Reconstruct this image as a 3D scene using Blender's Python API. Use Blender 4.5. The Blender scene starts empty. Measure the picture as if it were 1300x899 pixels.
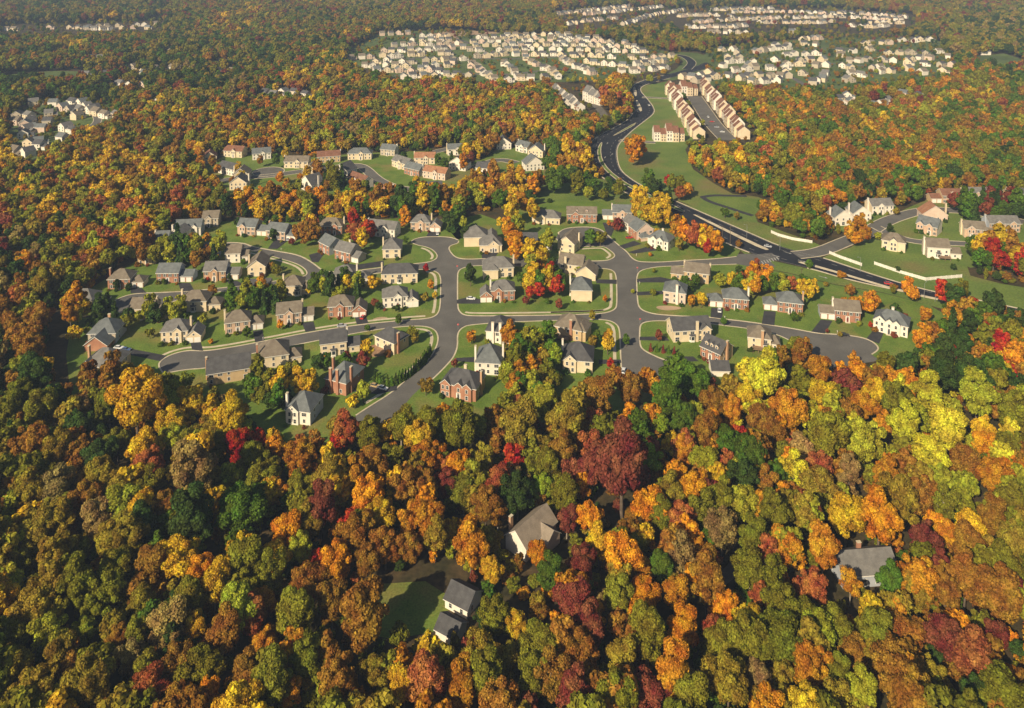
import bpy, bmesh, math, random
import numpy as np
from mathutils import Vector, Matrix, geometry

random.seed(11)
rng = np.random.default_rng(11)
SC = bpy.context.scene
COL = SC.collection
R = math.radians

# ------------------------------------------------------------------ camera
# a level-ish view camera with a falling front: pixel measures are those of the 1300 x 899 photograph
F, CX, PITCH, CAMH, HORIZON = 1000.0, 650.0, R(5.0), 195.0, -90.0
CY = HORIZON + F * math.tan(PITCH)
FW = Vector((0, math.cos(PITCH), -math.sin(PITCH)))
UP = Vector((0, math.sin(PITCH), math.cos(PITCH)))
CAM = Vector((0, 0, CAMH))
cd = bpy.data.cameras.new('camera')
cam = bpy.data.objects.new('camera', cd)
COL.objects.link(cam)
cam.location = CAM
cam.rotation_euler = (R(90) - PITCH, 0, 0)
cd.sensor_width = 36
cd.lens = F / 1300 * 36
cd.shift_y = (CY - 449.5) / 1300
cd.clip_start = 1
cd.clip_end = 30000
SC.camera = cam


def ground(px, py, z=0.0):
    d = Vector(((px - CX) / F, 0, 0)) + UP * ((CY - py) / F) + FW
    t = (z - CAMH) / d.z
    return Vector((d.x * t, d.y * t, z))


def project(x, y, z=0.0):
    dy, dz = y, z - CAMH
    dep = dy * math.cos(PITCH) - dz * math.sin(PITCH)
    u = dy * math.sin(PITCH) + dz * math.cos(PITCH)
    return CX + F * x / dep, CY - F * u / dep


def projn(x, y, z):
    dz = z - CAMH
    dep = y * math.cos(PITCH) - dz * math.sin(PITCH)
    u = y * math.sin(PITCH) + dz * math.cos(PITCH)
    return CX + F * x / dep, CY - F * u / dep


def scale_at(py):
    return (py - HORIZON) / CAMH      # pixels per metre on the ground row py


# ------------------------------------------------------------------ object helpers
def tag(o, label=None, cat=None, group=None, kind=None):
    if label: o['label'] = label
    if cat: o['category'] = cat
    if group: o['group'] = group
    if kind: o['kind'] = kind
    return o


def empty(name, loc, rz=0.0):
    o = bpy.data.objects.new(name, None)
    o.empty_display_size = .5
    COL.objects.link(o)
    o.location = loc
    o.rotation_euler = (0, 0, rz)
    return o


def link(name, me, parent=None, loc=None, rot=None, scl=None):
    o = bpy.data.objects.new(name, me)
    COL.objects.link(o)
    if parent: o.parent = parent
    if loc is not None: o.location = loc
    if rot is not None: o.rotation_euler = rot
    if scl is not None: o.scale = scl
    return o


class MB:
    """collects polygons of several materials into one mesh"""
    def __init__(s):
        s.v, s.f, s.m, s.mats = [], [], [], []

    def slot(s, mat):
        if mat not in s.mats: s.mats.append(mat)
        return s.mats.index(mat)

    def poly(s, pts, mat):
        b = len(s.v)
        s.v += [tuple(p) for p in pts]
        s.f.append(tuple(range(b, b + len(pts))))
        s.m.append(s.slot(mat))

    def box(s, x0, x1, y0, y1, z0, z1, mat, bottom=True):
        p = [(x0, y0, z0), (x1, y0, z0), (x1, y1, z0), (x0, y1, z0), (x0, y0, z1), (x1, y0, z1), (x1, y1, z1), (x0, y1, z1)]
        fs = [(0, 1, 5, 4), (1, 2, 6, 5), (2, 3, 7, 6), (3, 0, 4, 7), (4, 5, 6, 7)] + ([(3, 2, 1, 0)] if bottom else [])
        b = len(s.v)
        s.v += p
        k = s.slot(mat)
        for f in fs:
            s.f.append(tuple(b + i for i in f)); s.m.append(k)

    def tube(s, a, b, r0, r1, mat, n=6, cap=False):
        a, b = Vector(a), Vector(b)
        d = (b - a).normalized()
        u = d.orthogonal().normalized(); w = d.cross(u)
        k = s.slot(mat); o = len(s.v)
        for p, r in ((a, r0), (b, r1)):
            for i in range(n):
                t = 2 * math.pi * i / n
                s.v.append(tuple(p + (u * math.cos(t) + w * math.sin(t)) * r))
        for i in range(n):
            j = (i + 1) % n
            s.f.append((o + i, o + j, o + n + j, o + n + i)); s.m.append(k)
        if cap:
            s.f.append(tuple(o + n + i for i in range(n))); s.m.append(k)
            s.f.append(tuple(o + i for i in reversed(range(n)))); s.m.append(k)

    def mesh(s, name, smooth=False):
        me = bpy.data.meshes.new(name)
        me.from_pydata(s.v, [], s.f)
        for m in s.mats: me.materials.append(m)
        me.polygons.foreach_set('material_index', s.m)
        if smooth: me.polygons.foreach_set('use_smooth', [True] * len(s.f))
        me.update()
        return me

    def build(s, name, parent=None, **k):
        return link(name, s.mesh(name), parent, **k)


# ------------------------------------------------------------------ materials
def new_mat(name):
    m = bpy.data.materials.new(name)
    m.use_nodes = True
    nt = m.node_tree
    return m, nt, nt.nodes['Principled BSDF']


def surf(name, rgb, rgb2=None, scale=.5, rough=.9, spec=.25, detail=4, coord='Object', fine=0.0, fscale=6.0, bump=0.0, lo=.35, hi=.65, third=None, tscale=.05, litter=None):
    m, nt, b = new_mat(name)
    N, L = nt.nodes, nt.links
    rgb2 = rgb2 or tuple(c * .72 for c in rgb)
    tc = N.new('ShaderNodeTexCoord')
    nz = N.new('ShaderNodeTexNoise'); nz.inputs['Scale'].default_value = scale; nz.inputs['Detail'].default_value = detail
    L.new(tc.outputs[coord], nz.inputs['Vector'])
    cr = N.new('ShaderNodeValToRGB')
    cr.color_ramp.elements[0].position = lo; cr.color_ramp.elements[1].position = hi
    cr.color_ramp.elements[0].color = (*rgb2, 1); cr.color_ramp.elements[1].color = (*rgb, 1)
    L.new(nz.outputs['Fac'], cr.inputs['Fac'])
    out = cr.outputs['Color']
    if third:
        n3 = N.new('ShaderNodeTexNoise'); n3.inputs['Scale'].default_value = tscale; n3.inputs['Detail'].default_value = 5
        L.new(tc.outputs[coord], n3.inputs['Vector'])
        r3 = N.new('ShaderNodeValToRGB'); r3.color_ramp.elements[0].position = .52; r3.color_ramp.elements[1].position = .68
        L.new(n3.outputs['Fac'], r3.inputs['Fac'])
        mx = N.new('ShaderNodeMix'); mx.data_type = 'RGBA'
        L.new(r3.outputs['Color'], mx.inputs['Factor']); L.new(out, mx.inputs[6]); mx.inputs[7].default_value = (*third, 1)
        out = mx.outputs[2]
    if litter:      # fallen leaves lying in drifts
        n4 = N.new('ShaderNodeTexNoise'); n4.inputs['Scale'].default_value = .55; n4.inputs['Detail'].default_value = 9; n4.inputs['Roughness'].default_value = .72
        L.new(tc.outputs[coord], n4.inputs['Vector'])
        r4 = N.new('ShaderNodeValToRGB'); r4.color_ramp.elements[0].position = .585; r4.color_ramp.elements[1].position = .70
        r4.color_ramp.elements[1].color = (.6, .6, .6, 1)
        L.new(n4.outputs['Fac'], r4.inputs['Fac'])
        mx = N.new('ShaderNodeMix'); mx.data_type = 'RGBA'
        L.new(r4.outputs['Color'], mx.inputs['Factor']); L.new(out, mx.inputs[6]); mx.inputs[7].default_value = (*litter, 1)
        out = mx.outputs[2]
    if fine:
        n2 = N.new('ShaderNodeTexNoise'); n2.inputs['Scale'].default_value = fscale; n2.inputs['Detail'].default_value = 3
        L.new(tc.outputs[coord], n2.inputs['Vector'])
        mr = N.new('ShaderNodeMapRange'); mr.inputs[1].default_value = .3; mr.inputs[2].default_value = .7
        mr.inputs[3].default_value = 1 - fine; mr.inputs[4].default_value = 1 + fine
        L.new(n2.outputs['Fac'], mr.inputs[0])
        hs = N.new('ShaderNodeHueSaturation')
        L.new(mr.outputs[0], hs.inputs['Value']); L.new(out, hs.inputs['Color'])
        out = hs.outputs['Color']
    L.new(out, b.inputs['Base Color'])
    b.inputs['Roughness'].default_value = rough
    b.inputs['Specular IOR Level'].default_value = spec
    if bump:
        bp = N.new('ShaderNodeBump'); bp.inputs['Strength'].default_value = bump; bp.inputs['Distance'].default_value = .3
        L.new(nz.outputs['Fac'], bp.inputs['Height']); L.new(bp.outputs['Normal'], b.inputs['Normal'])
    return m


M = {}
HAZE = .00012
M['forest_floor'] = surf('forest_floor', (.075, .05, .022), (.035, .032, .012), .09, fine=.35, fscale=.6)
M['lawn'] = surf('lawn', (.135, .195, .03), (.09, .15, .02), .11, fine=.26, fscale=1.6, third=(.19, .17, .045), tscale=.045, litter=(.36, .22, .06))
M['meadow'] = surf('meadow', (.14, .19, .036), (.095, .15, .026), .05, fine=.25, fscale=.9, third=(.18, .15, .05), tscale=.022, litter=(.28, .21, .07))
M['far_grass'] = surf('far_grass', (.10, .14, .035), (.065, .095, .026), .02, fine=.25, fscale=.2)
M['street'] = surf('street_asphalt', (.142, .135, .122), (.118, .112, .102), .12, rough=.95, spec=.1, fine=.1, fscale=1.4, third=(.105, .10, .092), tscale=.05)
M['parkway'] = surf('parkway_asphalt', (.024, .026, .034), (.016, .018, .024), .08, rough=.9, spec=.15, fine=.12, fscale=.8)
M['drive'] = surf('driveway_asphalt', (.055, .055, .06), (.04, .04, .044), .3, rough=.95, spec=.1, fine=.1, fscale=2)
M['track'] = surf('track_gravel', (.16, .145, .12), (.1, .09, .075), .2, fine=.1)
M['concrete'] = surf('kerb_concrete', (.60, .52, .37), (.47, .40, .28), .25, fine=.08, fscale=2)
M['dirt'] = surf('bare_earth', (.42, .30, .19), (.3, .2, .12), .08, fine=.15)
M['stone'] = surf('terrace_stone', (.36, .22, .13), (.25, .15, .09), .6, fine=.2, fscale=3)
M['paint'] = surf('road_paint', (.46, .45, .42), (.3, .29, .27), .8)
M['yellowpaint'] = surf('road_paint_yellow', (.65, .47, .12), (.5, .36, .1), .8)
M['bark'] = surf('bark', (.16, .12, .085), (.085, .065, .048), .7, fine=.2)
M['palebark'] = surf('pale_bark', (.36, .31, .24), (.22, .18, .14), .7, fine=.2)
M['trim'] = surf('white_trim', (.78, .74, .66), (.7, .66, .58), .5, rough=.6)
M['timber'] = surf('deck_timber', (.30, .20, .12), (.2, .135, .08), .7, fine=.15)
M['metal'] = surf('grey_metal', (.3, .3, .31), (.24, .24, .25), 1, rough=.5, spec=.5)
WALL = {
    'brick': ((.41, .205, .125), (.33, .155, .095)), 'tanbrick': ((.50, .31, .18), (.42, .25, .14)), 'cream': ((.70, .575, .39), (.62, .50, .33)),
    'white': ((.77, .70, .59), (.70, .63, .52)), 'tan': ((.55, .40, .22), (.47, .33, .18)), 'pink': ((.66, .50, .39), (.58, .43, .33)),
    'bluegrey': ((.42, .44, .47), (.36, .38, .41)), 'beige': ((.50, .42, .31), (.43, .36, .26)), 'palebrick': ((.57, .40, .28), (.49, .33, .225))}
ROOF = {'pale': ((.27, .22, .165), (.21, .17, .125)), 'grey': ((.18, .172, .158), (.13, .124, .115)), 'slate': ((.15, .162, .16), (.108, .118, .118)), 'brown': ((.20, .168, .125), (.15, .122, .09)),
        'charcoal': ((.09, .089, .09), (.064, .063, .065)), 'redbrown': ((.22, .105, .065), (.16, .075, .045)), 'rust': ((.34, .17, .09), (.26, .12, .065))}
for k, (a, b_) in WALL.items(): M['w_' + k] = surf('wall_' + k, a, b_, .35, rough=.85, fine=.07, fscale=4)
for k, (a, b_) in ROOF.items(): M['r_' + k] = surf('roof_' + k, a, b_, .5, rough=.9, fine=.13, fscale=3.5)
m, nt, b = new_mat('window_glass'); b.inputs['Base Color'].default_value = (.035, .042, .05, 1); b.inputs['Roughness'].default_value = .12; M['glass'] = m
m, nt, b = new_mat('dark_door'); b.inputs['Base Color'].default_value = (.16, .03, .025, 1); b.inputs['Roughness'].default_value = .5; M['door'] = m
m, nt, b = new_mat('tyre_rubber'); b.inputs['Base Color'].default_value = (.02, .02, .02, 1); M['rubber'] = m
m, nt, b = new_mat('sign_red'); b.inputs['Base Color'].default_value = (.5, .03, .03, 1); M['red'] = m
m, nt, b = new_mat('car_paint')
oi = nt.nodes.new('ShaderNodeObjectInfo'); nt.links.new(oi.outputs['Color'], b.inputs['Base Color'])
b.inputs['Roughness'].default_value = .3; b.inputs['Coat Weight'].default_value = .5; M['car'] = m


def leaf_mat(name, mode):
    m = bpy.data.materials.new(name); m.use_nodes = True
    nt = m.node_tree; N, L = nt.nodes, nt.links
    N.remove(N['Principled BSDF'])
    if mode == 'object':
        src = N.new('ShaderNodeObjectInfo').outputs['Color']
    else:
        a = N.new('ShaderNodeAttribute'); a.attribute_type = 'INSTANCER'; a.attribute_name = 'tcol'; src = a.outputs['Color']
    ge = N.new('ShaderNodeNewGeometry')
    tc = N.new('ShaderNodeTexCoord'); oi = N.new('ShaderNodeObjectInfo')
    ad = N.new('ShaderNodeVectorMath'); ad.operation = 'ADD'
    ml = N.new('ShaderNodeMath'); ml.operation = 'MULTIPLY'; ml.inputs[1].default_value = 300
    L.new(oi.outputs['Random'], ml.inputs[0])
    L.new(tc.outputs['Object'], ad.inputs[0]); L.new(ml.outputs[0], ad.inputs[1])
    nz = N.new('ShaderNodeTexNoise'); nz.inputs['Scale'].default_value = .22; nz.inputs['Detail'].default_value = 2
    L.new(ad.outputs[0], nz.inputs['Vector'])

    def rng_(sock, a0, a1, b0, b1):
        r = N.new('ShaderNodeMapRange')
        for i, v in enumerate((a0, a1, b0, b1)): r.inputs[i + 1].default_value = v
        L.new(sock, r.inputs[0]); return r.outputs[0]
    v1 = rng_(ge.outputs['Random Per Island'], 0, 1, .5, 1.45)
    v2 = rng_(nz.outputs['Fac'], .3, .7, .72, 1.25)
    mv = N.new('ShaderNodeMath'); mv.operation = 'MULTIPLY'; L.new(v1, mv.inputs[0]); L.new(v2, mv.inputs[1])
    h = rng_(nz.outputs['Fac'], .25, .75, .478, .538)
    hs = N.new('ShaderNodeHueSaturation')
    L.new(h, hs.inputs['Hue']); L.new(mv.outputs[0], hs.inputs['Value']); L.new(src, hs.inputs['Color'])
    df = N.new('ShaderNodeBsdfDiffuse'); tr = N.new('ShaderNodeBsdfTranslucent')
    L.new(hs.outputs['Color'], df.inputs['Color']); L.new(hs.outputs['Color'], tr.inputs['Color'])
    mx = N.new('ShaderNodeMixShader'); mx.inputs[0].default_value = .28
    L.new(df.outputs[0], mx.inputs[1]); L.new(tr.outputs[0], mx.inputs[2])
    L.new(mx.outputs[0], N['Material Output'].inputs['Surface'])
    return m


M['leaf'] = leaf_mat('leaf', 'object')
M['leaf_mass'] = leaf_mat('leaf_mass', 'instancer')

# ------------------------------------------------------------------ world and sun
SUN_EL, SUN_AZ = R(34), R(35)        # light travels away from the camera and to its right
w = bpy.data.worlds.new('World'); SC.world = w; w.use_nodes = True
wn = w.node_tree
sky = wn.nodes.new('ShaderNodeTexSky'); sky.sky_type = 'NISHITA'; sky.sun_disc = False
sky.sun_elevation = SUN_EL
sky.sun_rotation = math.pi + SUN_AZ   # clockwise from +Y: the sun stands behind the camera, to its left
sky.air_density = 1.2; sky.dust_density = 1.5; sky.altitude = 100
wn.links.new(sky.outputs[0], wn.nodes['Background'].inputs[0])
wn.nodes['Background'].inputs[1].default_value = .052
sl = bpy.data.lights.new('sun', 'SUN'); sl.energy = 5.0; sl.angle = R(.5); sl.color = (1.0, .845, .61)
so = bpy.data.objects.new('sun', sl); COL.objects.link(so)
dirv = Vector((math.sin(SUN_AZ) * math.cos(SUN_EL), math.cos(SUN_AZ) * math.cos(SUN_EL), -math.sin(SUN_EL)))
so.rotation_euler = dirv.to_track_quat('-Z', 'Y').to_euler()
so.location = (-300, -400, 600)
SC.view_settings.view_transform = 'Standard'
SC.view_settings.look = 'None'
SC.view_settings.exposure = 0.4
SC.view_settings.gamma = 1.0
SC.cycles.max_bounces = 5
SC.cycles.diffuse_bounces = 2
SC.cycles.transmission_bounces = 3
SC.cycles.volume_bounces = 0
SC.cycles.use_denoising = True
# ================================================================== ground, streets, lawns
def chaikin(p, n=2, closed=False):
    for _ in range(n):
        q = [] if closed else [p[0]]
        for i in range(len(p) if closed else len(p) - 1):
            a, b = p[i], p[(i + 1) % len(p)]
            q += [tuple(.75 * x + .25 * y for x, y in zip(a, b)), tuple(.25 * x + .75 * y for x, y in zip(a, b))]
        if not closed: q.append(p[-1])
        p = q
    return p


def G2(px):
    return [tuple(ground(*p)[:2]) for p in px]


def area2(p):
    return sum(p[i][0] * p[(i + 1) % len(p)][1] - p[(i + 1) % len(p)][0] * p[i][1] for i in range(len(p))) / 2


def sheet(name, pts, z, mat, label, skirt=0.0, cat='ground'):
    """a flat polygon (ground metres) with optional side faces; one structure object"""
    if area2(pts) < 0: pts = pts[::-1]
    tri = geometry.tessellate_polygon([[Vector((x, y, 0)) for x, y in pts]])
    b = MB()
    k = b.slot(mat)
    b.v = [(x, y, z) for x, y in pts]
    for t in tri:
        a, c, d = (pts[i] for i in t)
        s = (c[0] - a[0]) * (d[1] - a[1]) - (d[0] - a[0]) * (c[1] - a[1])
        b.f.append(tuple(t) if s > 0 else tuple(t[::-1])); b.m.append(k)
    if skirt:
        n = len(pts)
        for i in range(n):
            p, q = pts[i], pts[(i + 1) % n]
            b.poly([(p[0], p[1], z - skirt), (q[0], q[1], z - skirt), (q[0], q[1], z), (p[0], p[1], z)], mat)
    o = b.build(name)
    return tag(o, label, cat, kind='structure')


def offset_line(p, d):
    """polyline shifted to its left by d"""
    out = []
    n = len(p)
    for i in range(n):
        a = Vector(p[max(i - 1, 0)]); c = Vector(p[min(i + 1, n - 1)])
        t = (c - a)
        t = t.normalized() if t.length > 1e-6 else Vector((1, 0))
        out.append((p[i][0] - t.y * d, p[i][1] + t.x * d))
    return out


def strip(b, p, d0, d1, z, mat, zlow=None):
    """a band between two left offsets of a polyline; with zlow the two long sides go down to it"""
    u, v = offset_line(p, d0), offset_line(p, d1)
    flip = d1 < d0
    for i in range(len(p) - 1):
        q = [(*u[i], z), (*u[i + 1], z), (*v[i + 1], z), (*v[i], z)]
        b.poly(q[::-1] if flip else q, mat)
        if zlow is not None:
            for e, fl in ((u, flip), (v, not flip)):
                q = [(*e[i], zlow), (*e[i + 1], zlow), (*e[i + 1], z), (*e[i], z)]
                b.poly(q[::-1] if fl else q, mat)


# terrain: one sheet to the horizon, with low hills far off
def terrain_z(x, y):
    return 0.0


tb = MB()
ys = [-1500, 0, 600, 1200, 2000, 2700, 3200, 3800, 4600, 5600, 7000, 9000]
xs = [-7500, -5500, -4000, -3000, -2200, -1500, -900, -300, 300, 900, 1500, 2200, 3000, 4000, 5500, 7500]
hill = lambda x, y: 0.0 if y < 2600 else (min(1, (y - 2600) / 2500)) * (34 + 22 * math.sin(x / 900.0 + 1.3) + 14 * math.sin(x / 370.0 + y / 800.0))
for j in range(len(ys) - 1):
    for i in range(len(xs) - 1):
        tb.poly([(xs[a], ys[c], hill(xs[a], ys[c])) for a, c in ((i, j), (i + 1, j), (i + 1, j + 1), (i, j + 1))], M['forest_floor'])
tag(tb.build('terrain'), 'leaf-littered brown forest floor running to the far hills', 'ground', kind='structure')

# the asphalt of the residential streets lies under the kerbed lawns
STREET = [(120, 395), (140, 372), (262, 305), (300, 303), (520, 296), (600, 296), (700, 284), (775, 284), (830, 325), (965, 322), (985, 338), (960, 346), (930, 352), (860, 372), (900, 396), (1040, 412), (1130, 430), (1135, 455), (1040, 470), (900, 485), (870, 505), (800, 512), (770, 470), (640, 440), (560, 510), (480, 545), (430, 545), (330, 485), (215, 488), (190, 470), (200, 420), (120, 410)]
sheet('road', G2(STREET), .03, M['street'], 'grey asphalt of the residential streets and their turning circles', cat='road')

KERBS = MB(); WALKS = MB()


def block(px, close, name, label, walk=None, smooth=2, mat='lawn', kerb=.55):
    """kerbed lawn: px is the kerb line along the street, close the rest of the outline (no kerb there)"""
    k = chaikin(px, smooth, closed=not close)
    kp = G2(k)
    cp = G2(close)
    full = kp + cp
    s = 1 if area2(full) > 0 else -1
    line = kp + ([kp[0]] if not close else [])
    sheet(name, full, .12, M[mat], label, skirt=.12, cat='lawn')
    strip(KERBS, line, -.12 * s, kerb * s, .16, M['concrete'], .02)
    for a, c, off in (walk or []):
        seg = G2(chaikin(px[a:c], 2))
        strip(WALKS, seg, off * s, (off + 1.5) * s, .15, M['concrete'], .1)
    return full


BLOCKS = []
def add_block(*a, **k): BLOCKS.append(block(*a, **k))


add_block([(580.3, 390), (580.3, 353), (581, 344.8), (585.9, 340.6), (597, 337.9), (612, 336.9), (680, 338.5), (754.8, 340.6), (768.6, 341), (777, 342.7), (782.5, 347.6), (783.6, 367), (783.6, 389), (781, 393), (775.6, 395.8), (768.6, 397.7), (754.8, 399), (700, 400.6), (640, 401.3), (597.6, 401.5), (588, 400), (583, 396)], [],
          'lawn', 'mown lawn block between the two through roads, north of the cross street', walk=[(10, 18, 2.4), (15, 21, 2.2)])
add_block([(540, 487), (549.8, 481), (572.6, 457.6), (578, 447.9), (580.5, 438), (580, 427), (582.3, 420), (587.9, 415.3), (595.5, 412.5), (640, 409), (700, 407), (746.5, 405.6), (762, 405.6), (774, 407), (782.5, 411), (787, 417.4), (788, 435.4), (788.7, 457.6), (790, 474), (793, 487), (806, 496)],
          [(800, 515), (780, 535), (700, 545), (600, 552), (520, 560), (490, 548), (500, 532), (522, 504)], 'lawn', 'mown lawn block south of the cross street, between the two through roads', walk=[(13, 19, 2.2)])
add_block([(869, 464), (860, 461), (845, 458), (830, 452), (815, 444), (811.5, 437), (811.5, 416), (814, 411), (820, 408.5), (834, 407), (860, 408), (902, 411), (917, 413), (951, 417), (985, 424), (1003, 432), (1015, 440)],
          [(1020, 452), (1000, 470), (950, 490), (900, 500), (880, 498), (875, 475)], 'lawn', 'mown lawn block south of the eastern turning circle street')
add_block([(815, 484), (829.6, 490), (849, 484.5), (860, 474)], [(874, 480), (872, 500), (850, 512), (815, 512), (803, 503)], 'lawn', 'grass beyond the end of the right through road')
add_block([(935, 335.4), (909, 336.2), (860, 337.8), (839, 338.3), (823, 340.6), (813, 343.6), (808.8, 348), (807.6, 357), (808.8, 380.8), (810, 388.5), (814, 393.3), (821, 396.6), (834, 399.7), (870.5, 402), (902, 402.9), (917.5, 405.3), (951, 409), (1006, 417.3), (1038, 423.8), (1063, 424.8), (1086.5, 427.3), (1103, 431.4), (1112.8, 438.3), (1115, 444), (1106, 450)],
          [(1120, 460), (1150, 462), (1195, 440), (1210, 405), (1180, 388), (1120, 372), (1060, 362), (1000, 347), (965, 341)], 'lawn', 'long mown lawn north of the eastern turning circle street')
add_block([(708.4, 296.5), (716, 290.8), (728.5, 288.7), (749, 288.3), (761.7, 291), (768.6, 296.3), (782.5, 309.5), (796, 320), (800.5, 326.8), (807, 331.2), (815, 333), (840, 333.2), (870, 331), (909, 329), (935, 326)],
          [(940, 318), (900, 304), (866, 287), (850, 277), (800, 264), (770, 256), (700, 256), (650, 268), (640, 285), (660, 300), (690, 312), (705, 305)], 'lawn', 'sloping mown lawn above the right turning circle')
add_block([(581.7, 306), (581.7, 308.8), (572, 311.5), (569, 315), (571.3, 319.9), (576, 325.5), (583, 328.6), (596, 329.6), (622, 328.2), (655, 328), (700, 330.2), (743.7, 331.6), (765.9, 331.6), (775.6, 329.8), (781, 326), (780.4, 322.6), (775.6, 318.5), (768.6, 313.6), (758, 312.5), (735, 314), (715, 311), (706, 303)],
          [(690, 310), (660, 298), (640, 283), (610, 272), (575, 280), (573, 296)], 'lawn', 'mown lawn between the two northern turning circles', walk=[(13, 20, 2.2)])
add_block([(460, 343), (520.8, 335.6), (544, 333.4), (553, 330), (556, 326), (554, 321), (547, 315.5), (538.8, 313), (529.8, 311.2), (521, 307.5), (527.7, 303), (538.8, 301), (555, 300.5), (573, 301.6), (581.7, 305)],
          [(590, 300), (580, 280), (520, 276), (470, 280), (430, 285), (340, 280), (262, 282), (235, 296), (230, 312), (255, 315), (263, 311.6), (290, 307), (311, 308.6), (320, 313), (350.4, 318.5), (380.4, 323.6), (398.4, 334), (410.4, 344.6), (422.4, 346.2)], 'lawn', 'mown lawns of the northern street row', walk=[(3, 8, 2.2)])
strip(KERBS, G2(chaikin([(263, 311.6), (290, 307.5), (311, 308.6), (320, 313), (350.4, 318.5), (380.4, 323.6), (398.4, 334), (410.4, 344.0), (424, 345.4), (460, 343)], 2)), .1, -.75, .165, M['concrete'], .02)
add_block([(266, 316), (290, 316.5), (312, 317), (330, 321), (350, 326.6), (377.4, 334.6), (388, 341.5), (391, 347.5), (387, 351), (375, 353), (338, 359), (308, 363), (266, 367.5), (242, 370), (206, 371.7), (170, 372.8), (149, 379.5), (140, 387.5), (139, 395)],
          [(125, 402), (92, 398), (90, 382), (112, 368), (150, 345), (190, 322), (235, 310)], 'lawn', 'mown lawns between the upper curved street and the west lane', walk=[(2, 8, 1.9)])
add_block([(545, 342.4), (556, 345.5), (560, 352), (560, 365), (559.5, 388), (557, 398), (551, 402.8), (540, 405.2), (520, 406.3), (460, 412), (398, 421), (338, 433), (290, 442), (260, 446.2), (239, 445), (220, 449.5), (206, 456.5), (201, 464), (208, 474)],
          [(198, 482), (150, 512), (90, 505), (84, 450), (92, 405), (130, 402), (150, 398), (180, 394), (214, 386), (242, 376), (296, 368.6), (340, 365.5), (390, 357.5), (409, 352.5), (424, 354.2), (460, 349.5), (520, 342.8)], 'lawn', 'broad mown lawns of the middle west block', walk=[(0, 6, 2.2), (7, 17, 2.2)])
strip(KERBS, G2(chaikin([(150, 397.5), (180, 393.5), (214, 385.5), (242, 376), (296, 368.6), (340, 365.5), (390, 357.5), (409, 352.5), (424, 354.2), (460, 349.5), (520, 342.8), (545, 342.4)], 2)), -.12, .6, .165, M['concrete'], .02)
add_block([(209, 474), (236.5, 469), (262, 467.5), (275, 463), (287, 457), (323, 448), (380, 437), (440, 425), (490, 416.5), (525, 413.6), (543, 414.6), (553, 419), (557, 427), (556, 437), (551, 448), (541, 461), (520, 479), (498, 499), (470, 516), (452, 528)],
          [(440, 552), (400, 566), (340, 560), (300, 535), (255, 515), (205, 492)], 'lawn', 'mown lawns south of the middle west street', walk=[(9, 19, 2.4)])
tag(KERBS.build('kerb'), 'pale concrete kerbs edging every street lawn', 'kerb', kind='structure')
tag(WALKS.build('pavement'), 'pale concrete footpaths in the grass behind the kerbs', 'footpath', kind='structure')

# driveways from garage doors to the kerb, traced
DRIVES = [
    [(166, 366), (180, 366), (186, 372.2), (166, 372.8)], [(226, 359.5), (241, 359.5), (247, 369.6), (230, 370.4)], [(288, 356.5), (300, 356.5), (312, 362.4), (293, 364.6)],
    [(241, 433), (254, 432), (258, 446), (244, 444.6)], [(321, 420.5), (333, 419), (336, 432.6), (324, 435.2)], [(383, 410), (398, 408.5), (401, 419.8), (388, 422)],
    [(450, 401.5), (464, 400.8), (468, 410.8), (453, 412.4)], [(593, 378), (611, 380), (610, 386), (580, 386), (580, 381)], [(903, 391), (918, 391.5), (917, 405), (902, 403)],
    [(970, 395), (985, 396), (983, 413.6), (967, 411.4)], [(1042, 406), (1057, 407.6), (1047, 424), (1030, 421.6)], [(1109, 419.5), (1122, 423), (1116, 437), (1105, 432.5), (1100, 430)],
    [(611, 320.5), (633, 320.5), (628, 328), (612, 328.4)], [(545, 294), (558, 294), (556, 300.4), (541, 300.6)], [(805, 306), (815, 310), (792, 316.5), (786, 312.5)], [(822, 313.5), (836, 318), (805, 322.5), (797, 320.6)],
    [(757, 355), (783, 355.5), (783, 361), (757, 360)], [(812, 428), (845, 427.5), (850, 433), (812, 432.5)], [(845, 453), (880, 453), (887, 459), (858, 460.5)], [(760, 457), (788, 457), (789, 461), (760, 463)],
    [(578, 455), (604, 453.5), (603, 460.5), (574, 459)], [(440, 497), (470, 490), (505, 490), (503, 496), (480, 501)], [(146, 440), (165, 443), (212, 452), (203, 459), (170, 452), (144, 447)], [(430, 333), (452, 336.6), (487, 331.2), (487, 338.4), (455, 342.6)],
    [(808.6, 354.5), (838, 352), (852, 355), (852, 359), (808.6, 359)], [(808.8, 371), (842, 369.5), (842, 374), (808.8, 375.5)], [(352, 300.5), (368, 304), (352, 316.5), (340, 316)], [(392, 324), (406, 320), (412, 322), (404, 333.5), (396, 333)], [(765, 283), (783, 283), (776, 300.5), (770, 297)],
]
for i, d in enumerate(DRIVES):
    sheet('driveway', G2(d), .175, M['drive'], 'dark asphalt driveway running from a house to the kerb', cat='driveway')

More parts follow.
